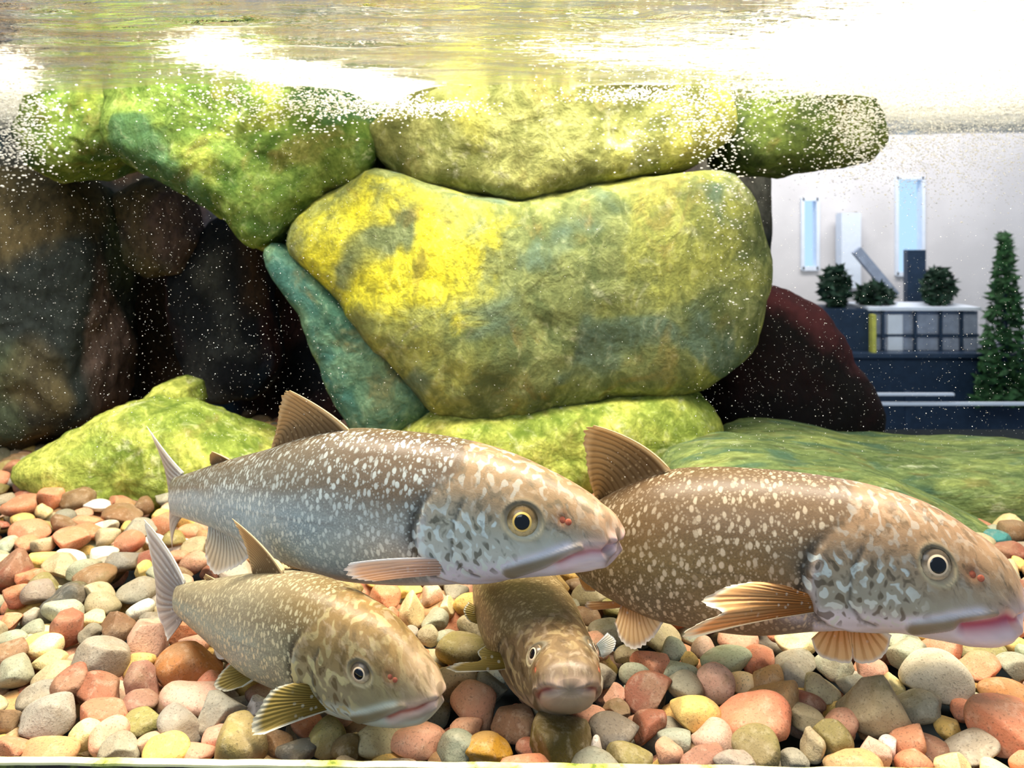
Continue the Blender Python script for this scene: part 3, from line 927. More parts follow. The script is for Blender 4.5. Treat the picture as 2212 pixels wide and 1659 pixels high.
    wob = np.array([[mnoise.noise(Vector((s[i] * 14, 3 * math.cos(th[j]), 3 * math.sin(th[j]) + seed))) for j in range(nt)] for i in range(ns)])
    wobf = np.array([[mnoise.noise(Vector((s[i] * 46, 8 * math.cos(th[j]), 8 * math.sin(th[j]) + seed + 9))) for j in range(nt)] for i in range(ns)])
    b_true = b
    b = np.clip(b + 0.07 * wob, 0, 1)
    front, rear = band(pal['front']), band(pal['rear'])
    k = sstep(t_ + 0 * t_, pal.get('r0', .42), pal.get('r1', .75))[:, None, None]
    col = front * (1 - k) + rear * k
    hd = band(pal['head'])
    hk = (sstep(ag - a, -0.02, 0.05) * on_op + (~on_op))[..., None]
    col = col * (1 - hk) + hd * hk
    b = b_true
    def paint(w, c):
        nonlocal col
        col = col * (1 - w[..., None]) + np.array(c) * w[..., None]
    snout = sstep(a, .30, .0) * sstep(b, .8, .45)
    paint(snout * 0.7, pal['snout'])
    paint(np.clip(sstep(-over, 0.16, 0.3) * 0 + sstep(b + 0.05 * wob, .70, .84) * (a < .97), 0, 1) * 0.9, pal['jaw'])
    lip_w = pal.get('lip_w', 0.85) * np.exp(-(dm / (2.4 * mouth[0] * HL * (1.6 if mouth_open else 1))) ** 2) * fade * sstep(a, .46, .36)
    paint(np.clip(lip_w * 1.05, 0, 1), pal['lip'])
    paint(maxil * (0.55 + 0.40 * px_), pal['maxil'])
    paint(np.exp(-(dn / (0.045 * HL)) ** 2) * 0.8, lin(150, 96, 60))
    paint(np.exp(-((dx - mw * 0.25) / (0.016 * HL)) ** 2) * sstep(px_, .25, .5) * sstep(px_, 1, .8) * 0.45 * (dx < mw), tuple(q * 0.6 for q in pal['maxil']))
    paint(np.exp(-((dx - mw * 1.3) / (0.018 * HL)) ** 2) * 0.75 * sstep(px_, .02, .2), pal['jaw'])
    paint(np.clip(groove ** 2.2, 0, 1) * sstep(a, .44, .34) * sstep(a, 0.0, .05), pal['mouth'])
    paint(np.exp(-((a - .03) / .035) ** 2) * np.exp(-((b - .80) / .14) ** 2) * pal.get('chin', .5), pal['dark'])
    paint(preo * 0.75, pal['dark'])
    paint(np.exp(-((over - 0.028 - .012 * wobf) / (0.030 + .012 * wobf)) ** 2) * on_op * sstep(b, .18, .42) * sstep(b, .97, .85) * 0.92, tuple(q * 0.6 for q in pal['dark']))
    paint(np.exp(-((over - .10) / .06) ** 2) * np.exp(-((b - .80) / .05) ** 2) * 0.8, pal['jaw'])
    paint(np.exp(-((over + 0.02) / 0.02) ** 2) * on_op * sstep(b, .35, .5) * 0.35, pal['jaw'])
    paint(sstep(de, er * 1.35, er * 1.1) * sstep(-1 * (sz - ez), -er, er * .4) * 0.0 + np.exp(-((de - er * 1.12) / (er * .13)) ** 2) * 0.7, pal['ring'])
    paint(np.exp(-((de - er * 1.12) / (er * .16)) ** 2) * sstep(sz - ez, -er * .2, er * .7) * 0.8, pal['dark'])
    # lateral line
    bl = 0.50 + 0.02 * np.sin(t_ * 3)[:, None]
    paint(np.exp(-((b - bl) / .008) ** 2) * sstep(over, .05, .1) * 0.35, pal['dark'])
    body_w = np.clip(sstep(over, 0.0, 0.06) + (a > 1.02), 0, 1)
    spot_w = body_w * (0.55 + 0.45 * sstep(b, .1, .35)) * sstep(b, .985, .86) * pal.get('spot', 1.0)
    spot_w = np.clip(spot_w * (0.85 + 0.5 * wob), 0, 1)
    ch = (1 - body_w) * sstep(a, .42, .60) * sstep(b, .30, .45) * sstep(b, .93, .80) * (1 - maxil) * cheek_w
    tp = (1 - body_w) * sstep(b, .62, .40) * (0.35 + 0.65 * sstep(a, .15, .5)) * 0.55 * pal.get('top_vein', 0.55)
    vein = np.clip(np.maximum(ch, tp), 0, 1) * (1 - sstep(de, er * 1.5, er * 1.2) * 1.0)
    mot = (1 - body_w) * sstep(b, .66, .40) * (1 - sstep(de, er * 1.3, er * 1.1)) + 0.12 * body_w
    ring = np.linalg.norm(np.roll(G, -1, axis=1) - G, axis=2)
    half = nt // 2
    gs = np.zeros((ns, nt))
    gs[:, 1:half + 1] = np.cumsum(ring[:, :half], axis=1)
    gs[:, half + 1:] = -np.cumsum(ring[:, ::-1], axis=1)[:, :half - 1][:, ::-1]
    flow = np.stack([s[:, None] + 0 * b, gs, 0 * b + seed * 3.0], 2)
    V = np.vstack([G.reshape(-1, 3), [C[0] + T[0] * W[0] * 0.25], [C[-1] - T[-1] * W[-1] * 0.4]])
    n = ns * nt
    f = grid_faces(ns, nt, True)
    f += [(n, (j + 1) % nt, j) for j in range(nt)] + [(n + 1, n - nt + j, n - nt + (j + 1) % nt) for j in range(nt)]
    vol = sum(np.dot(V[q[0]], np.cross(V[q[1]], V[q[2]])) for q in f[:nt * 40:7])
    ext = lambda arr: np.vstack([arr.reshape(-1, arr.shape[-1]), arr[0, :1], arr[-1, :1]])
    one = np.ones(G.shape[:2] + (1,))
    root = empty('lake_trout', C[np.searchsorted(s, L * 0.4)] - np.array([0, 0, H[np.searchsorted(s, L * 0.4)]]))
    tag(root, root_label, 'fish', 'lake trout')
    mk = np.stack([spot_w, vein, mot], 2)
    # faces outwards
    q = f[ns // 2 * nt]
    nrm = np.cross(V[q[1]] - V[q[0]], V[q[2]] - V[q[0]])
    if np.dot(nrm, V[q[0]] - C[ns // 2]) < 0: f = [t__[::-1] for t__ in f]
    mesh_obj('body', V, f, mats['skin'], root, colors={
        'skin': ('FLOAT_COLOR', ext(np.concatenate([np.clip(col * (1 + 0.10 * wobf[..., None]), 0, 1), one], 2))),
        'mark': ('FLOAT_COLOR', ext(np.concatenate([mk, one], 2))),
        'flow': ('FLOAT_VECTOR', ext(flow))})
    # eyes on both sides, seated in the head
    i = np.searchsorted(s, eye_a * HL)
    for side in (0, 1):
        js = np.arange(0, nt // 2) if side == 0 else np.arange(nt // 2, nt)
        j = js[np.argmin(np.abs(zz[js] - (1 - 2 * eye_b)))]
        pc, nn = G[i, j] + N[i, j] * 0.012 * HL, N[i, j]
        eye(root, pc, nn, er, mats['iris'])
        i2 = np.searchsorted(s, .265 * HL)
        j2 = js[np.argmin(np.abs(zz[js] - (1 - 2 * .30)))]
        dome('nostril', root, G[i2, j2] - N[i2, j2] * 0.002 * HL, N[i2, j2], 0.024 * HL, 0.35, M_nostril)
        i3 = np.searchsorted(s, .225 * HL)
        dome('nostril', root, G[i3, j2] - N[i3, j2] * 0.003 * HL, N[i3, j2], 0.018 * HL, 0.35, M_nostril)
    return root, dict(G=G, N=N, s=s, HL=HL, L=L, C=C, H=H, W=W)


def frame_of(n):
    n = np.array(n) / np.linalg.norm(n)
    up = np.array([0, 0, 1.0]) - n * n[2]
    up /= np.linalg.norm(up)
    return n, up, np.cross(up, n)


def dome(name, parent, c, n, r, flat, mat, rings=12, seg=36, r_in=0.0, attr=False):
    n, up, sd = frame_of(n)
    V, A = [], []
    for k in range(rings):
        ph = (k / (rings - 1)) * math.pi
        rr, zz = r * math.sin(ph), r * flat * math.cos(ph)
        for m in range(seg):
            t = 2 * math.pi * m / seg
            V.append(c + up * rr * math.cos(t) + sd * rr * math.sin(t) + n * zz)
            A.append((math.sin(ph), 0.5 + 0.5 * math.sin(ph) * math.cos(t), 0, 1))
    f = [q[::-1] for q in grid_faces(rings, seg, True)]
    return mesh_obj(name, V, f, mat, parent, colors={'eye': ('FLOAT_COLOR', A)} if attr else None)


def eye(root, c, n, r, mat):
    e = dome('eye', root, c - np.array(n) * r * 0.32, n, r, 0.52, mat, 22, 48, attr=True)
    p = dome('pupil', e, c + np.array(n) * r * 0.10, n, r * 0.50, 0.24, M_pupil)
    return e


def L5(*c):
    return [lin(*q) for q in c]


base_pal = dict(dark=lin(66, 62, 54), ring=lin(206, 190, 150), mouth=lin(176, 92, 110), lip=lin(226, 180, 186), jaw=lin(218, 214, 226), maxil=lin(128, 118, 92), snout=lin(176, 142, 112))

# silver-grey trout in the middle
pal1 = dict(base_pal,
            front=L5((84, 66, 48), (116, 98, 76), (166, 170, 162), (150, 160, 160), (196, 198, 206), (218, 214, 224)),
            rear=L5((92, 80, 62), (128, 124, 112), (160, 186, 198), (146, 172, 186), (170, 184, 194), (205, 210, 218)),  # bluish-white sheen on the flank is put into this colour
            head=L5((134, 108, 78), (152, 128, 96), (178, 176, 158), (196, 206, 202), (216, 216, 226), (228, 222, 234)),
            lip=lin(224, 186, 188), mouth=lin(186, 128, 132), chin=.75, r0=.30, r1=.60, top_vein=.5)
sk1 = skin_material('trout_skin_silver', lin(222, 234, 230), lin(214, 226, 222), lin(84, 82, 66))
F1 = [(1333, 1140, 1196, .862, .006), (1324, 1118, 1212, .866, .017), (1290, 1084, 1226, .872, .027), (1240, 1049, 1233, .88, .035),
      (1150, 1003, 1240, .89, .045), (1050, 966, 1249, .905, .053), (940, 943, 1256, .92, .057), (860, 934, 1256, .935, .058),
      (750, 928, 1246, .96, .058), (650, 947, 1216, .995, .052), (590, 967, 1188, 1.03, .045), (520, 986, 1158, 1.08, .036),
      (460, 1004, 1136, 1.13, .026), (410, 1021, 1121, 1.18, .018), (380, 1030, 1113, 1.22, .012)]
M_fin_tan = fin_material('fin_tan', lin(129, 106, 75), lin(199, 167, 118), lin(106, 83, 56), lin(238, 213, 166), 14)
M_fin_pale = fin_material('fin_pale', lin(197, 206, 202), lin(238, 231, 212), lin(139, 129, 109), lin(250, 250, 250), 13)
M_fin_blade = fin_material('fin_blade', lin(238, 204, 182), lin(250, 220, 191), lin(185, 143, 113), lin(250, 250, 250), 7)
M_fin_tail = fin_material('fin_tail', lin(174, 174, 175), lin(215, 208, 202), lin(157, 150, 148), lin(250, 250, 243), 12)
M_fin_orange = fin_material('fin_orange', lin(162, 106, 52), lin(245, 192, 129), lin(125, 81, 38), lin(250, 250, 234), 11, 1)
M_fin_olive = fin_material('fin_olive', lin(129, 106, 41), lin(169, 146, 75), lin(97, 78, 27), lin(250, 250, 234), 13, 1)
M_fin_amber = fin_material('fin_amber', lin(236, 185, 127), lin(250, 220, 168), lin(197, 141, 72), lin(250, 250, 250), 12, 1)

fish1, g1 = trout('big silver-grey spotted trout with closed pink mouth, above the small olive trout', F1, (937, 1100, .92), pal1, dict(skin=sk1, iris=M_iris_gold), seed=1)
fin('dorsal_fin', [(757, 931, .955), (700, 942, .975), (640, 955, 1.0), (588, 972, 1.03)], [(700, 885, .965), (665, 900, .985), (630, 915, 1.005), (592, 966, 1.025)],
    [(628, 844, .985), (614, 849, .995), (604, 884, 1.005), (597, 925, 1.015), (586, 968, 1.03)], M_fin_tan, fish1, seed=1)
fin('adipose_fin', [(500, 994, 1.09), (478, 1000, 1.11), (458, 1006, 1.13)], [(478, 983, 1.10), (467, 986, 1.115), (456, 1000, 1.13)], [(458, 975, 1.11), (453, 985, 1.12), (454, 1002, 1.13)], M_fin_tan, fish1, nu=14, nv=8, seed=2, nrays=3)
fin('caudal_fin', [(396, 1020, 1.195), (382, 1046, 1.215), (378, 1072, 1.22), (382, 1095, 1.215), (392, 1118, 1.195)], [(362, 982, 1.26), (364, 1032, 1.275), (366, 1068, 1.28), (370, 1104, 1.275), (376, 1148, 1.26)],
    [(318, 922, 1.31), (350, 994, 1.325), (368, 1062, 1.30), (366, 1128, 1.325), (372, 1186, 1.31)], M_fin_tail, fish1, seed=3)
fin('pectoral_fin', [(962, 1206, .872), (962, 1222, .872), (958, 1240, .876)], [(860, 1206, .85), (862, 1226, .85), (870, 1248, .856)], [(756, 1216, .845), (748, 1226, .845), (756, 1244, .85), (806, 1256, .86)], M_fin_blade, fish1, seed=4, nrays=6)
fin('pectoral_fin', [(985, 1246, .95), (975, 1248, .96), (965, 1246, .97)], None, [(935, 1252, .985), (915, 1250, 1.0), (905, 1244, 1.01)], M_fin_blade, fish1, seed=5, nrays=6)
fin('pelvic_fin', [(668, 1196, .975), (640, 1188, .985), (606, 1178, 1.0)], None, [(692, 1234, .965), (660, 1232, .97), (626, 1226, .98), (592, 1200, .995)], M_fin_tan, fish1, seed=6)
fin('anal_fin', [(508, 1142, 1.06), (480, 1136, 1.085), (452, 1128, 1.11)], [(525, 1172, 1.05), (496, 1180, 1.07), (448, 1160, 1.10)],
    [(548, 1192, 1.035), (526, 1214, 1.045), (490, 1233, 1.065), (462, 1238, 1.085), (446, 1210, 1.10), (444, 1165, 1.11)], M_fin_pale, fish1, seed=7)

# brown trout with the open mouth at right
pal2 = dict(base_pal,
            front=L5((90, 70, 52), (120, 96, 70), (146, 128, 104), (136, 126, 128), (140, 134, 138), (196, 194, 200)),
            rear=L5((90, 70, 48), (120, 96, 66), (136, 116, 78), (126, 110, 82), (120, 106, 86), (150, 134, 110)),
            head=L5((138, 108, 80), (160, 130, 98), (164, 150, 126), (158, 164, 154), (206, 204, 216), (206, 200, 206)),
            lip=lin(230, 200, 202), mouth=lin(176, 84, 108), chin=.2, r0=.22, r1=.42, top_vein=.45, snout=lin(164, 132, 98))
sk2 = skin_material('trout_skin_brown', lin(222, 206, 178), lin(206, 214, 208), lin(78, 66, 48), 124.0, 0.38)
F2 = [(2208, 1278, 1332, .850, .008), (2202, 1254, 1358, .8515, .017), (2188, 1224, 1376, .854, .025), (2160, 1190, 1387, .858, .032), (2100, 1146, 1388, .865, .040),
      (2020, 1097, 1374, .875, .047), (1900, 1056, 1353, .888, .054), (1760, 1030, 1353, .905, .060), (1640, 1018, 1362, .925, .063),
      (1520, 1013, 1350, .95, .063), (1440, 1018, 1335, .975, .060), (1360, 1046, 1302, 1.01, .053), (1300, 1078, 1266, 1.05, .045),
      (1250, 1095, 1222, 1.10, .035), (1205, 1095, 1190, 1.16, .025), (1165, 1093, 1165, 1.22, .014), (1150, 1090, 1158, 1.25, .010)]
ML2 = [(0.0, .56), (.04, .62), (.10, .67), (.19, .735), (.29, .80), (.36, .85)]
fish2, g2 = trout('big brown spotted trout with its pink mouth hanging open', F2, (1738, 1190, .907), pal2, dict(skin=sk2, iris=M_iris_dark), seed=2,
                  mouth=(0.020, 0.012), mouth_open=(0.20, 1.0, 1.6, 2.6), mouth_line=ML2, eye_b=.345, eye_a=.435, eye_r=.080)
fin('dorsal_fin', [(1448, 1014, .965), (1400, 1032, .985), (1350, 1056, 1.005), (1292, 1086, 1.05)], [(1378, 956, .975), (1345, 972, .995), (1318, 1000, 1.01), (1290, 1078, 1.045)],
    [(1282, 918, 1.0), (1267, 926, 1.01), (1264, 968, 1.02), (1272, 1030, 1.03), (1288, 1084, 1.05)], M_fin_tan, fish2, seed=11)
fin('adipose_fin', [(1232, 1100, 1.11), (1216, 1102, 1.13)], None, [(1212, 1080, 1.13), (1208, 1090, 1.14)], M_fin_tan, fish2, nu=10, nv=6, seed=12, nrays=3)
fin('caudal_fin', [(1156, 1092, 1.24), (1148, 1124, 1.25), (1156, 1156, 1.24)], None, [(1110, 1052, 1.33), (1118, 1085, 1.32), (1126, 1122, 1.30), (1118, 1160, 1.32), (1110, 1200, 1.33)], M_fin_tail, fish2, seed=13)
fin('pectoral_fin', [(1742, 1282, .842), (1752, 1300, .842), (1756, 1322, .844)], [(1680, 1262, .825), (1640, 1296, .815), (1630, 1320, .81), (1620, 1346, .82)],
    [(1618, 1258, .825), (1560, 1272, .81), (1516, 1302, .80), (1560, 1322, .795), (1512, 1346, .79), (1478, 1372, .79), (1492, 1380, .795)], M_fin_orange, fish2, nu=60, seed=14)
fin('pectoral_fin', [(1790, 1346, .93), (1830, 1348, .925), (1880, 1346, .92)], None,
    [(1752, 1380, .935), (1766, 1412, .93), (1800, 1428, .925), (1838, 1430, .92), (1842, 1400, .918), (1846, 1428, .915), (1880, 1432, .912), (1912, 1412, .91), (1926, 1372, .91)], M_fin_amber, fish2, nu=70, seed=15, rough_edge=0.01)
fin('pelvic_fin', [(1344, 1296, 1.0), (1372, 1304, .99), (1402, 1314, .975)], [(1336, 1325, .985), (1366, 1345, .97), (1420, 1326, .965)],
    [(1328, 1345, .975), (1344, 1388, .965), (1366, 1402, .96), (1404, 1384, .955), (1438, 1336, .955)], M_fin_amber, fish2, seed=16)
fin('pelvic_fin', [(1358, 1298, 1.02), (1352, 1306, 1.02), (1346, 1312, 1.02)], None, [(1268, 1300, 1.03), (1264, 1308, 1.03), (1276, 1318, 1.03)], M_fin_amber, fish2, seed=17, nrays=4)
fin('anal_fin', [(1290, 1252, 1.07), (1262, 1234, 1.10)], None, [(1285, 1278, 1.07), (1262, 1275, 1.09), (1250, 1250, 1.11)], M_fin_amber, fish2, seed=18)

# small olive trout in front
pal3 = dict(base_pal,
            front=L5((112, 92, 54), (122, 102, 64), (146, 138, 106), (146, 140, 116), (166, 166, 146), (196, 204, 196)),
            rear=L5((138, 126, 98), (150, 142, 118), (160, 176, 164), (150, 160, 148), (166, 170, 156), (206, 210, 204)),
            head=L5((126, 100, 58), (134, 110, 66), (150, 134, 98), (150, 146, 116), (186, 198, 186), (176, 186, 150)),
            lip=lin(220, 184, 172), mouth=lin(170, 96, 78), chin=.35, jaw=lin(206, 214, 200), maxil=lin(132, 120, 86), snout=lin(176, 152, 124), r0=.30, r1=.62, top_vein=.7)
sk3 = skin_material('trout_skin_olive', lin(226, 216, 176), lin(196, 184, 134), lin(88, 70, 36), 190.0, 0.40)
F3 = [(948, 1474, 1530, .782, .008), (930, 1444, 1550, .787, .019), (894, 1396, 1562, .795, .027), (838, 1338, 1562, .808, .034),
      (770, 1294, 1542, .828, .041), (695, 1258, 1508, .852, .044), (620, 1239, 1480, .882, .044), (560, 1238, 1452, .91, .041),
      (500, 1246, 1406, .94, .033), (450, 1253, 1370, .965, .024), (410, 1258, 1342, .985, .016), (388, 1262, 1326, 1.0, .010)]
fish3, g3 = trout('small olive-tan spotted trout swimming lowest, under the silver-grey one', F3, (695, 1400, .854), pal3, dict(skin=sk3, iris=M_iris_dark), seed=3, mouth=(0.022, 0.012), eye_r=.074)
fin('dorsal_fin', [(614, 1240, .885), (592, 1241, .895), (548, 1246, .917)], [(566, 1178, .90), (566, 1200, .905), (546, 1232, .917)], [(504, 1122, .92), (512, 1138, .922), (530, 1180, .924), (540, 1214, .922), (546, 1242, .92)], M_fin_tan, fish3, seed=21)
fin('adipose_fin', [(470, 1254, .955), (450, 1256, .965)], None, [(444, 1240, .97), (440, 1248, .972)], M_fin_tan, fish3, nu=10, nv=6, seed=22, nrays=3)
fin('caudal_fin', [(400, 1258, .99), (386, 1280, 1.0), (386, 1308, 1.0), (398, 1332, .99)], [(362, 1186, 1.008), (352, 1240, 1.012), (356, 1312, 1.012), (384, 1356, 1.0)],
    [(312, 1123, 1.03), (322, 1182, 1.03), (336, 1260, 1.025), (340, 1322, 1.02), (362, 1384, 1.005)], M_fin_tail, fish3, seed=23)
fin('pectoral_fin', [(698, 1488, .818), (706, 1508, .813), (714, 1532, .813)], [(660, 1478, .805), (636, 1512, .80), (636, 1560, .795)],
    [(632, 1476, .805), (590, 1489, .80), (562, 1526, .793), (545, 1566, .787), (548, 1584, .785), (572, 1586, .783)], M_fin_olive, fish3, seed=24)
fin('pectoral_fin', [(800, 1552, .865), (812, 1556, .86), (826, 1556, .855)], None, [(780, 1570, .872), (790, 1578, .868), (806, 1580, .865)], M_fin_olive, fish3, seed=25)
fin('pelvic_fin', [(548, 1432, .90), (556, 1446, .897), (562, 1460, .893)], None, [(502, 1430, .90), (478, 1452, .895), (463, 1482, .887), (478, 1492, .885), (524, 1484, .882)], M_fin_olive, fish3, seed=26)
fin('anal_fin', [(492, 1398, .943), (470, 1384, .955)], None, [(494, 1420, .938), (474, 1424, .942), (462, 1404, .953)], M_fin_pale, fish3, seed=27)

# dark trout facing the pane
pal4 = dict(base_pal,
            front=L5((116, 96, 62), (118, 98, 62), (116, 96, 60), (120, 102, 68), (140, 124, 96), (170, 160, 140)),
            rear=L5((116, 96, 62), (120, 100, 64), (118, 98, 62), (120, 102, 68), (140, 124, 96), (170, 160, 140)),
            head=L5((112, 90, 60), (112, 90, 62), (112, 94, 66), (122, 108, 80), (146, 130, 106), (136, 120, 98)),
            lip=lin(206, 176, 160), mouth=lin(120, 56, 52), jaw=lin(172, 154, 132), maxil=lin(96, 84, 58), snout=lin(120, 102, 84), top_vein=.8, lip_w=.55, chin=.12)
sk4 = skin_material('trout_skin_dark', lin(196, 176, 132), lin(176, 156, 112), lin(62, 48, 28), 180.0, 0.38)
F4 = [(1232, 1466, 1508, .772, .014), (1230, 1440, 1524, .78, .026), (1226, 1414, 1538, .795, .0335), (1221, 1378, 1544, .82, .0375),
      (1206, 1346, 1540, .845, .043), (1180, 1308, 1512, .875, .051), (1156, 1268, 1474, .91, .056), (1134, 1236, 1432, .95, .057),
      (1114, 1200, 1386, 1.0, .055), (1097, 1160, 1330, 1.06, .048), (1082, 1140, 1275, 1.13, .038), (1070, 1130, 1232, 1.2, .024), (1062, 1128, 1204, 1.25, .013)]
ML4 = [(0.0, .56), (.05, .58), (.12, .63), (.20, .69), (.28, .77), (.36, .84)]
fish4, g4 = trout('dark brown trout facing the pane head-on, seen under the silver-grey trout', F4, (1172, 1400, .885), pal4, dict(skin=sk4, iris=M_iris_dark), seed=4, mouth=(0.030, 0.014), eye_r=.088, eye_b=.21, eye_a=.47, mouth_line=ML4, cheek_w=.7)
fin('dorsal_fin', [(1128, 1222, .97), (1112, 1200, 1.0), (1097, 1166, 1.05)], None, [(1095, 1150, 1.06), (1090, 1146, 1.07), (1086, 1150, 1.08)], M_fin_tan, fish4, seed=31)
fin('caudal_fin', [(1066, 1126, 1.24), (1062, 1165, 1.25), (1064, 1206, 1.24)], None, [(1052, 1110, 1.33), (1052, 1140, 1.32), (1052, 1165, 1.30), (1052, 1190, 1.32), (1052, 1212, 1.33)], M_fin_tail, fish4, seed=33)
fin('pectoral_fin', [(1088, 1412, .865), (1096, 1430, .86), (1100, 1444, .858)], [(1056, 1404, .862), (1050, 1432, .852), (1036, 1450, .848)],
    [(1050, 1394, .865), (1032, 1410, .86), (1040, 1424, .855), (980, 1434, .85), (966, 1442, .848), (985, 1452, .846)], M_fin_olive, fish4, seed=34)
fin('pectoral_fin', [(1288, 1392, .865), (1294, 1406, .86), (1296, 1418, .855)], None, [(1312, 1366, .875), (1330, 1384, .87), (1326, 1402, .865), (1304, 1422, .86)], M_fin_pale, fish4, seed=35)
fin('pelvic_fin', [(1040, 1318, .97), (1046, 1334, .965), (1052, 1348, .96)], None, [(1012, 1300, .98), (1002, 1316, .975), (1010, 1338, .97), (1036, 1350, .965)], M_fin_olive, fish4, seed=36)

# ------------------------------------------------------------------ pebbles
PCOL = {'or': lin(214, 138, 102), 'dr': lin(156, 96, 74), 'sa': lin(222, 164, 132), 'cr': lin(250, 222, 160), 'ye': lin(238, 198, 112), 'oc': lin(184, 134, 40),
        'tn': lin(186, 144, 96), 'ta': lin(186, 170, 132), 'gy': lin(158, 150, 132), 'gg': lin(164, 168, 142), 'gw': lin(206, 202, 172), 'dg': lin(92, 90, 84),
        'wh': lin(248, 240, 220), 'pb': lin(156, 112, 92), 'br': lin(138, 106, 74), 'ol': lin(146, 134, 80), 'od': lin(96, 78, 34), 'pk': lin(234, 190, 162), 'ob': lin(190, 126, 70), 'tl': lin(70, 130, 132)}
PNAME = {'or': 'orange-red', 'dr': 'dark brick-red', 'sa': 'salmon', 'cr': 'cream', 'ye': 'yellow', 'oc': 'ochre', 'tn': 'tan', 'ta': 'greyish tan', 'gy': 'grey', 'gg': 'grey-green', 'gw': 'pale grey-green',
         'dg': 'slate grey', 'wh': 'white', 'pb': 'purplish brown', 'br': 'brown', 'ol': 'olive', 'od': 'dark olive', 'pk': 'pale pink', 'ob': 'orange-brown', 'tl': 'blue-green'}
PT = []


def pt(s):
    for ln in s.strip().split(';'):
        q = ln.split()
        if q: PT.append((float(q[0]), float(q[1]), float(q[2]), float(q[3]), float(q[4]) if len(q) > 5 else 0.0, q[-1]))


